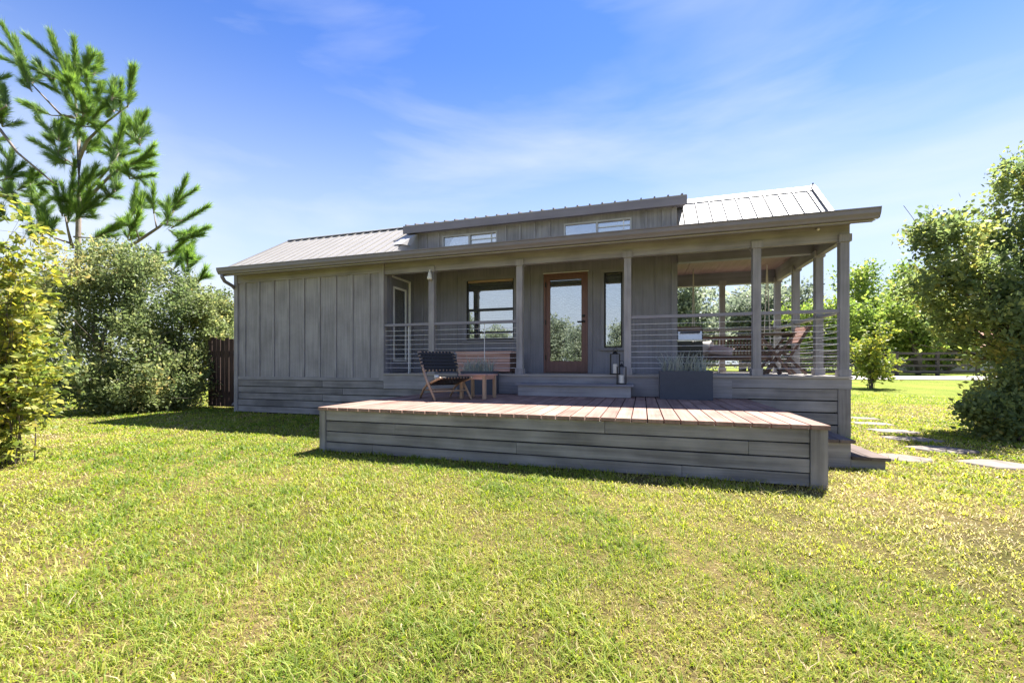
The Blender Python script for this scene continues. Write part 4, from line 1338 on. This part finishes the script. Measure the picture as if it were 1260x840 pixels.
def stem_shrub(name, label, base, blobs, nstem, ntwig, nleaf, size, tl_, mat, seed, r0, jit, wid=0.33, ulow=0.42):
    """loose shrub: thin arching stems from the ground, side twigs, leaves set along the twigs"""
    g = np.random.default_rng(seed)
    t = thing(name, label, 'shrub', base)
    B = np.array(blobs, float)
    vol = (B[:, 3] * B[:, 4] * B[:, 5]) ** 0.8
    mb = MB()
    Ps, Ds = [], []
    tones = []
    for i in range(nstem):
        q = B[g.choice(len(B), p=vol / vol.sum())]
        d = g.normal(size=3)
        d /= np.linalg.norm(d)
        e = q[:3] + d * q[3:] * g.uniform(0.3, 1.05)
        e[2] = max(e[2], 0.12)
        b0 = np.array(base) + np.append(g.normal(size=2) * jit, 0)
        pts = []
        for k in range(9):
            u = k / 8
            pz = b0[2] + (e[2] - b0[2]) * u ** 0.72
            pxy = b0[:2] + (e[:2] - b0[:2]) * u ** 1.5
            pts.append(np.array([pxy[0], pxy[1], pz]) + g.normal(size=3) * 0.012 * (e[2]) * (k > 0))
        mb.tube(pts, [r0 * (1 - 0.85 * k / 8) for k in range(9)], 5)
        st_ = g.normal(0, 0.10)
        for j in range(ntwig):
            u = g.uniform(ulow, 1.0)
            k = min(7, int(u * 8))
            p0 = pts[k] + (pts[k + 1] - pts[k]) * (u * 8 - k if u < 1 else 1)
            dr_ = g.normal(size=3)
            dr_[2] = 0.15 + 0.35 * g.normal()
            dr_ /= np.linalg.norm(dr_)
            L = tl_ * g.uniform(0.5, 1.3)
            p1 = p0 + dr_ * L
            p1[2] -= 0.10 * L
            mb.tube([p0, (p0 + p1) / 2 + np.array([0, 0, 0.06 * L]), p1], [r0 * 0.25, r0 * 0.18, r0 * 0.1], 3, cap=False)
            v = g.uniform(0.15, 1.05, nleaf)
            P = p0 + (p1 - p0) * v[:, None] + np.array([0, 0, 0.06 * L]) * (4 * v * (1 - v))[:, None]
            D = dr_ * 0.6 + g.normal(size=(nleaf, 3)) * np.array([0.9, 0.9, 0.42])
            D[:, 2] -= 0.12
            Ps.append(P)
            Ds.append(D)
            tones.append(np.clip(g.beta(2, 2, nleaf) * 0.75 + 0.14 + st_ + g.normal(0, 0.08), 0, 1))
    mb.build('stems', 'bark', t, base)
    P, D, T = np.concatenate(Ps), np.concatenate(Ds), np.concatenate(tones)
    Vv, F, tone = leaves_arrays(P, D, size, wid, g, T)
    np_mesh('leaves', Vv, F, mat, tone, base, t)
    return t


def copy_tree(root, loc, rotz, scale, label, group=None):
    r = root.copy()
    link(r)
    r.location = loc
    r.rotation_euler = (0, 0, rotz)
    r.scale = scale
    r['label'] = label
    if group:
        r['group'] = group
    for c in list(root.children):
        d = c.copy()
        link(d)
        d.parent = r
    return r


def at(px, py, zc):
    x = (px - 630) / 515.0 * zc
    X, Y = cw(x, zc)
    return (X, Y, 1.05 + (449 - py) / 515.0 * zc)


def blob(px, py, zc, rpx, rpy=None, dep=1.0):
    k = zc / 515.0
    rpy = rpy or rpx
    return at(px, py, zc) + (rpx * k, rpx * k * dep, rpy * k)


# left: grey-olive shrubs
bl = [blob(120, 352, 9.6, 52, 50), (*blob(88, 400, 9.2, 44, 55),), blob(160, 395, 9.8, 44, 50), blob(95, 468, 8.8, 46, 42), blob(160, 462, 9.2, 48, 48), blob(40, 380, 9.8, 50, 60), blob(145, 325, 9.9, 30, 26), blob(30, 460, 9.4, 50, 50), blob(180, 330, 10.4, 26, 26)]
tree('olive_shrub', 'tall grey-olive shrub with yellowish tips behind the yellow shrub, below the pine', 'shrub', at(120, 514, 9.3)[:2] + (0,), bl, 52000, 0.075, 'leaf_olive', 21, 0.05, 'olive shrubs left of the cabin', wid=0.27, twig=0.11, per=12, extra=4)
bl = [blob(222, 400, 10.6, 42, 46), blob(255, 385, 11.2, 26, 28), blob(215, 455, 10.0, 46, 46), blob(185, 485, 9.6, 34, 28), blob(245, 440, 10.6, 32, 36), blob(232, 358, 11.0, 22, 20), blob(150, 492, 9.2, 34, 24), blob(240, 480, 10.0, 24, 24), blob(275, 375, 11.6, 14, 22), blob(278, 405, 12.0, 16, 24)]
tree('olive_shrub', 'dense dark olive shrub beside the dark board fence', 'shrub', at(215, 510, 10.2)[:2] + (0,), bl, 46000, 0.075, 'leaf_olive', 22, 0.05, 'olive shrubs left of the cabin', wid=0.27, twig=0.11, per=12, extra=4)

# yellow-green shrub near left
zc = 4.4
bl = [blob(20, 300, zc, 46, 60), blob(45, 390, zc, 55, 55), blob(15, 460, zc, 60, 55), blob(78, 440, zc - 0.1, 34, 46), blob(-30, 380, zc, 60, 110), blob(25, 525, zc, 40, 34), blob(95, 395, zc + 0.2, 22, 30), blob(35, 250, zc + 0.2, 22, 26), blob(-40, 270, zc, 40, 50), blob(100, 480, zc, 22, 24)]
stem_shrub('yellow_shrub', 'loose yellow-green shrub with thin bare stems at the left edge of the lawn', at(4, 574, 4.4)[:2] + (0,), bl, 32, 25, 10, 0.066, 0.30, 'leaf_yellow', 31, 0.0065, 0.11, ulow=0.16)

# right tree near the path
zc = 6.8
bl = [blob(1205, 350, zc, 62, 62), blob(1150, 330, zc + 0.1, 44, 44), blob(1168, 285, zc, 38, 22), blob(1255, 300, zc + 0.3, 52, 46), blob(1235, 400, zc, 56, 48), blob(1250, 225, zc + 0.4, 30, 36), blob(1290, 340, zc + 0.2, 60, 90), blob(1300, 230, zc + 0.4, 50, 60), blob(1262, 450, zc - 0.3, 52, 40), blob(1180, 390, zc + 0.2, 32, 30), blob(1135, 290, zc + 0.2, 22, 22), blob(1300, 470, zc, 60, 60)]
tree('leafy_tree', 'large leafy dark green tree overhanging the lawn at the right edge', 'tree', at(1285, 530, 6.9)[:2] + (0,), bl, 33000, 0.080, 'leaf_dark', 41, 0.085, None, wid=0.30, twig=0.12, per=12, extra=5, shell=0.35, clumps=20, cscale=0.82)
zc = 5.9
bl = [blob(1242, 505, zc, 34, 24), blob(1218, 502, zc, 20, 16), blob(1262, 484, zc + 0.2, 30, 30), blob(1285, 520, zc, 40, 30), blob(1240, 530, zc - 0.1, 26, 13), blob(1310, 480, zc, 40, 50)]
tree('low_shrub', 'low dark green shrub spreading beside the stepping stones under the right tree', 'shrub', at(1255, 545, 5.75)[:2] + (0,), bl, 20000, 0.066, 'leaf_dark', 42, 0.022, None, wid=0.30, twig=0.10, per=12, extra=4)

# young shrub on the far lawn
zc = 17.6
bl = [blob(1072, 415, zc, 24, 28), blob(1090, 432, zc, 18, 26), blob(1056, 440, zc, 16, 24), blob(1075, 450, zc, 22, 20), blob(1100, 412, zc, 12, 14)]
stem_shrub('young_shrub', 'loose yellow-green young shrub standing alone on the lawn before the gravel road', at(1072, 477, 17.5)[:2] + (0.03,), bl, 30, 14, 9, 0.115, 0.5, 'leaf_yellow', 43, 0.011, 0.06)

# trees beyond the road
bright = [
    (1010, 385, 31, 46, 50, 'bright green tree beyond the road, seen between the right porch posts', 51),
    (1085, 380, 33, 40, 46, 'bright green tree beyond the road, just right of the porch corner post', 52),
    (1130, 395, 30.5, 30, 40, 'rounded bright green tree behind the paddock fence post', 53),
    (1165, 418, 35, 26, 28, 'small bright green tree at the end of the paddock fence', 54),
]
for (px, py, zc, rx, ry, lab, sd_) in bright:
    g = random.Random(sd_)
    bl = [blob(px + g.uniform(-1, 1) * rx * 0.8, py + g.uniform(-0.9, 1.0) * ry * 0.8, zc + g.uniform(-1, 1), rx * g.uniform(0.35, 0.6), ry * g.uniform(0.35, 0.55)) for _ in range(9)]
    X, Y, _ = at(px, 455, zc)
    tree('bright_tree', lab, 'tree', (X, Y, 0.36), bl, 11000, 0.24, 'leaf_bright', sd_, 0.16, 'trees beyond the road', wid=0.32, twig=0.4, per=14, extra=3, shell=0.3)
grey = [
    (850, 395, 36, 44, 52, 'grey-green tree far behind the porch, left of the swing rope', 61),
    (915, 398, 40, 48, 55, 'grey-green tree far behind the porch swing', 62),
    (970, 400, 38, 44, 56, 'grey-green tree far behind the bistro table', 63),
    (1195, 420, 44, 40, 40, 'hazy grey-green tree far off behind the right tree', 64),
]
proto = None
for (px, py, zc, rx, ry, lab, sd_) in grey:
    g = random.Random(sd_)
    bl = [blob(px + g.uniform(-1, 1) * rx * 0.8, py + g.uniform(-0.9, 1.15) * ry * 0.75, zc + g.uniform(-1, 1), rx * g.uniform(0.4, 0.65), ry * g.uniform(0.35, 0.55)) for _ in range(11)]
    X, Y, _ = at(px, 455, zc)
    t = tree('grey_tree', lab, 'tree', (X, Y, 0.36), bl, 17000, 0.27, 'leaf_grey', sd_, 0.2, 'grey-green trees behind the porch', wid=0.32, twig=0.45, per=14, extra=3, shell=0.3)
    if proto is None:
        proto = t
# a far treeline, and the trees across the lawn that the door glass reflects
tl = []
for i in range(8):
    a = R(-18 + i * 5.2)
    d_ = 58 + 7 * math.sin(i * 2.3)
    tl.append((d_ * math.sin(a + 0.35), d_ * math.cos(a + 0.35), 0.30, 0.85 + 0.3 * ((i * 7) % 5) / 5))
for i, (x, y, z, s_) in enumerate(tl):
    copy_tree(proto, (x, y, z), i * 1.3, (s_ * 1.25, s_ * 1.25, s_ * (0.82 + 0.12 * (i % 3))), 'distant grey-green tree in the far treeline behind everything', 'distant treeline')
for i, (x, y, s_) in enumerate([(-5.0, -24, 0.62), (-9.5, -27, 0.75), (-14, -24, 0.6), (-1, -28, 0.7), (4, -30, 0.85), (10, -27, 0.8), (-20, -28, 0.9), (-27, -24, 0.8)]):
    copy_tree(proto, (x, y, 0), i * 2.1, (s_ * 1.15, s_ * 1.15, s_), 'tree across the lawn, seen only as a reflection in the cabin glass', 'trees reflected in the glass')

# ------------------------------------------------------------------ pines
def Z(zx, zy):
    return zx / 2.8, 20 + zy / 2.8


def shoot_needles(p0, p1, g, dens=700, nl=0.26, rad=0.16):
    d = p1 - p0
    L = np.linalg.norm(d)
    d = d / L
    n = int(dens * L)
    t = g.uniform(0.0, 1.0, n) ** 0.8
    P = p0 + (p1 - p0) * t[:, None]
    rv_ = g.normal(size=(n, 3))
    rv_ -= (rv_ @ d)[:, None] * d
    rv_ /= np.linalg.norm(rv_, axis=1, keepdims=True)
    fw_ = (0.60 + g.uniform(0.0, 0.9, n) + 0.5 * t)[:, None]
    D = d * fw_ + rv_ * g.uniform(0.15, 0.85, n)[:, None] + np.array([0, 0, 0.12])
    D /= np.linalg.norm(D, axis=1, keepdims=True)
    T = np.clip(g.beta(2, 2.4, n) * 0.8 + 0.25 * (t - 0.3) + 0.05, 0, 1)  # brighter towards the shoot tip: light on the tips put into the tone
    return P, D, T


def pine(label, trunk, limbs, shoots, zc, seed, r0=0.085, extra_sh=0):
    g = np.random.default_rng(seed)
    bx_, by_, _ = at(trunk[0][0], 470, zc)
    t = thing('pine_tree', label, 'tree', (bx_, by_, 0), 0, 'pines left of the cabin')
    mb = MB()
    pts = [Vector((bx_, by_, 0))] + [Vector(at(px, py, zc)) for px, py in trunk]
    k = len(pts)
    mb.tube(pts, [r0 * (1 - 0.82 * i / (k - 1)) for i in range(k)], 9)
    mb.build('trunk', 'pinebark', t, (bx_, by_, 0), smooth=True)
    Ps, Ds, Ts = [], [], []
    lm = []
    for path, r_ in limbs:
        dz = g.normal() * 0.5
        q = [Vector(at(px, py, zc + dz * (i / max(1, len(path) - 1)))) for i, (px, py) in enumerate(path)]
        MB().tube(q, [r_ * (1 - 0.6 * i / max(1, len(q) - 1)) for i in range(len(q))], 6).build('limb', 'pinebark', t, (bx_, by_, 0), smooth=True)
    tw = MB()
    more = []
    for (a, b_, wgt) in shoots:            # fill in with shorter shoots in front of and behind the main ones
        for _ in range(1):
            o_ = g.normal(size=2) * 11
            k_ = g.uniform(0.45, 0.8)
            a2 = (a[0] + o_[0], a[1] + o_[1] + 6)
            more.append((a2, (a2[0] + (b_[0] - a[0]) * k_ + g.normal() * 7, a2[1] + (b_[1] - a[1]) * k_ + g.normal() * 4), 0.5))
    for (a, b_, wgt) in list(shoots) + more:
        dz = g.normal() * 0.6
        p0, p1 = np.array(at(*a, zc + dz)), np.array(at(*b_, zc + dz + g.normal() * 0.25))
        sub = [(p0, p1, 1.0)]
        nsub = 6 if wgt > 0.9 else 3
        for _ in range(nsub):          # side shoots
            s0 = p0 + (p1 - p0) * g.uniform(-0.1, 0.6)
            ax_ = (p1 - p0) * g.uniform(0.18, 0.40) + g.normal(size=3) * 0.20 * np.linalg.norm(p1 - p0)
            sub.append((s0, s0 + ax_, 0.8))
        for (u, v, ww) in sub:
            P, D, T = shoot_needles(u, v, g, 900 * ww)
            Ps.append(P)
            Ds.append(D)
            Ts.append(T)
            tw.tube([u, v], [0.020, 0.008], 5)
    tw.build('twigs', 'pinebark', t, (bx_, by_, 0))['kind'] = 'stuff'
    P, D, T = np.concatenate(Ps), np.concatenate(Ds), np.concatenate(Ts)
    Vv, F, tone = leaves_arrays(P, D, 0.25, 0.014, g, T)
    np_mesh('needles', Vv, F, 'needle', tone, (bx_, by_, 0), t)['kind'] = 'stuff'
    return t


sh = [((250, 262), (175, 62), 1.0), ((262, 225), (255, 82), 1.0), ((285, 205), (312, 138), .6), ((112, 235), (52, 78), 1.0), ((178, 215), (122, 168), .4), ((178, 342), (75, 298), .5),
      ((265, 350), (228, 262), .8), ((262, 300), (262, 225), .7), ((318, 345), (345, 240), 1.0), ((392, 330), (396, 222), .6), ((440, 315), (455, 208), .8), ((300, 375), (372, 290), .7),
      ((405, 480), (425, 342), 1.0), ((455, 440), (474, 338), .9), ((480, 425), (508, 388), .4), ((380, 552), (400, 425), 1.0), ((440, 515), (528, 478), .9), ((450, 560), (525, 548), .6),
      ((205, 430), (132, 358), .7), ((230, 495), (112, 428), .8), ((255, 480), (195, 372), .8), ((235, 700), (258, 505), 1.0), ((270, 690), (342, 625), .9), ((215, 690), (190, 580), .9),
      ((330, 765), (428, 702), .9), ((592, 680), (642, 560), 1.0), ((590, 730), (712, 658), .9), ((530, 680), (528, 588), .8), ((455, 690), (470, 590), .8), ((580, 825), (636, 775), .7),
      ((600, 870), (650, 800), .7), ((255, 640), (300, 560), .8), ((300, 590), (330, 520), .6), ((350, 640), (410, 590), .6), ((440, 760), (480, 680), .6), ((300, 470), (340, 420), .6),
      ((520, 900), (545, 800), .8), ((400, 880), (430, 800), .8), ((640, 900), (665, 830), .7), ((180, 760), (150, 660), .8), ((120, 720), (60, 640), .8), ((250, 420), (300, 340), .6)]
sh = [(Z(*a), Z(*b_), w_) for a, b_, w_ in sh]
lb = [([(270, 500), (300, 430), (360, 370), (440, 310)], .05), ([(255, 350), (210, 340), (110, 235)], .045), ([(250, 345), (178, 342)], .03), ([(280, 680), (320, 610), (380, 550), (460, 490)], .06),
      ([(265, 520), (230, 495), (180, 470)], .03), ([(270, 850), (440, 798), (550, 725), (600, 670)], .06), ([(540, 730), (530, 680)], .025), ([(470, 800), (560, 815), (600, 805)], .03),
      ([(250, 800), (235, 740), (225, 690)], .05), ([(255, 760), (330, 765)], .03), ([(300, 610), (395, 500), (410, 470)], .04), ([(258, 250), (200, 215), (178, 215)], .025), ([(480, 770), (455, 690)], .025),
      ([(262, 870), (400, 880), (520, 900), (600, 870)], .05), ([(262, 640), (255, 640)], .03), ([(265, 790), (180, 760), (120, 720)], .04)]
lb = [([Z(*p) for p in path], r_) for path, r_ in lb]
pine('tall young pine with upright bright green needle tufts above the left shrubs', [Z(268, 840), Z(272, 640), Z(272, 500), Z(270, 390), Z(258, 270), Z(245, 215)], lb, sh, 13.0, 71)
sh2 = [((22, 310), (12, 245), .8), ((8, 380), (4, 335), .7), ((20, 560), (42, 468), 1.0), ((60, 600), (135, 545), .9), ((60, 660), (28, 590), .8), ((10, 570), (78, 512), .8), ((-30, 420), (-60, 300), 1.0), ((-60, 300), (-40, 180), 1.0), ((-90, 500), (-160, 420), 1.0), ((-120, 260), (-180, 160), 1.0), ((-100, 180), (-90, 60), 1.0), ((110, 560), (150, 600), .6)]
sh2 = [(Z(*a), Z(*b_), w_) for a, b_, w_ in sh2]
lb2 = [([(-100, 300), (0, 390), (60, 470), (185, 575)], .05), ([(-100, 560), (0, 590), (60, 640)], .04), ([(-100, 600), (20, 560)], .04), ([(-100, 640), (60, 610)], .035), ([(-100, 380), (22, 310)], .035)]
lb2 = [([Z(*p) for p in path], r_) for path, r_ in lb2]
pine('second pine, only its outer branches showing at the left edge of the picture', [Z(-100, 800), Z(-105, 500), Z(-100, 300), Z(-95, 150)], lb2, sh2, 12.2, 72)

# ------------------------------------------------------------------ grass
def mk_grass(seed, r0, r1, dens, amin, amax):
    g = np.random.default_rng(seed)
    # sample distance with density falling off
    rr = np.linspace(r0, r1, 400)
    dd = np.minimum(dens, dens * (2.1 / rr) ** 1.55)
    pdf = dd * rr
    n = int(pdf.sum() * (rr[1] - rr[0]) * (amax - amin))
    cdf = np.cumsum(pdf)
    cdf = cdf / cdf[-1]
    r = np.interp(g.uniform(0, 1, n), cdf, rr)
    a = g.uniform(amin, amax, n)
    x, y = r * np.sin(a), r * np.cos(a)          # angle from +Y towards +X
    keep = np.ones(n, bool)
    def cut(x0, x1, y0, y1):
        nonlocal keep
        keep &= ~((x > x0) & (x < x1) & (y > y0) & (y < y1))
    cut(DKX0 + 0.0, DKX1, DKY0 + 0.0, DKY1 + 0.2)
    cut(XL - 0.0, XR + 0.02, YF, YB + 0.1)
    cut(1.49, 2.32, S0, S1)
    for (sx, sy, sa, sb_) in SO:
        keep &= ~((np.abs(x - sx) < sa * 0.47) & (np.abs(y - sy) < sb_ * 0.47))
    # worn spots: thinner
    worn = 0.75 * snoise(x, y, 1.1) + 0.6 * snoise(x + 9, y + 4, 3.1)
    near = np.exp(-((np.clip(np.abs(x - 1.75) - 0.5, 0, 9)) ** 2 / 0.15 + (np.clip(np.abs(y - 4.3) - 0.6, 0, 9)) ** 2 / 0.15))
    near += np.exp(-((x + 3.95) ** 2 / 0.05 + (y - 4.7) ** 2 / 0.35))
    thin = snoise(y + 5, x + 1, 15.0)
    keep &= g.uniform(0, 1, n) > np.clip(0.5 * (worn - 0.35), 0, 0.35) + 0.06 * near + np.clip(-0.5 * thin, 0, 0.45)
    x, y, r, worn, near = x[keep], y[keep], r[keep], worn[keep], near[keep]
    n = len(x)
    tuft = 0.6 * snoise(x + 3, y + 8, 6.5) + 0.8 * snoise(y + 5, x + 1, 15.0)
    sc = np.clip(r / 2.6, 1.0, 4.2)
    w = 0.0017 * sc * g.uniform(0.7, 1.4, n) * np.where(g.uniform(0, 1, n) < np.clip(0.12 + 0.25 * tuft, 0, 0.4), 1.9, 1.0)
    lush = snoise(x + 31, y - 12, 0.55)
    h = g.uniform(0.013, 0.036, n) * np.clip(1.0 + 0.25 * lush + 0.45 * tuft, 0.35, 2.2) * np.where(g.uniform(0, 1, n) < 0.010, 1.6, 1.0)
    # longer along the deck
    edge = ((y < DKY0) & (y > DKY0 - 0.08) & (x > DKX0) & (x < DKX1)) | ((y < YF + 0.02) & (y > YF - 0.10)) | ((x > DKX0 - 0.08) & (x < DKX0) & (y > DKY0))
    for (sx, sy, sa, sb_) in SO:
        edge |= (np.abs(x - sx) < sa * 0.5) & (np.abs(y - sy) < sb_ * 0.5)
    h = np.where(edge, h * 1.6, h)
    az = g.uniform(0, 2 * np.pi, n)
    lean = g.uniform(0.25, 1.9, n) * h
    dx, dy = np.cos(az), np.sin(az)
    pa = az + np.pi / 2 + g.uniform(-0.5, 0.5, n)
    px, py = np.cos(pa), np.sin(pa)
    z = terrain(x, y) - 0.003
    Vv = np.zeros((n, 5, 3), np.float32)
    for j, s_ in ((0, -1), (1, 1)):
        Vv[:, j, 0] = x + px * w * s_
        Vv[:, j, 1] = y + py * w * s_
        Vv[:, j, 2] = z
        Vv[:, 2 + j, 0] = x + dx * lean * 0.32 + px * w * 0.8 * s_
        Vv[:, 2 + j, 1] = y + dy * lean * 0.32 + py * w * 0.8 * s_
        Vv[:, 2 + j, 2] = z + h * 0.6
    Vv[:, 4, 0] = x + dx * lean
    Vv[:, 4, 1] = y + dy * lean
    Vv[:, 4, 2] = z + h * 0.92
    base = (np.arange(n) * 5)[:, None]
    F = np.concatenate([base + np.array([[0, 1, 3]]), base + np.array([[0, 3, 2]]), base + np.array([[2, 3, 4]])])
    side = np.clip((x + 1.2) / 3.5, 0, 1)
    dry = np.clip(0.37 + 0.07 * side + 0.20 * worn - 0.09 * lush + 0.12 * near - 0.14 * tuft, 0, 1)
    tone = np.clip(dry + g.normal(0, 0.16, n) + np.where(g.uniform(0, 1, n) < 0.12, 0.45, 0), 0, 1)
    return Vv.reshape(-1, 3), F, np.repeat(tone, 5)


Vv, F, tone = mk_grass(81, 1.0, 20.0, 14500, -TH - R(61), -TH + R(61))
gro = np_mesh('lawn_grass', Vv, F, 'grass', tone)
tag(gro, 'short sunlit yellow-green lawn grass with straw-coloured patches', 'grass', kind='stuff')
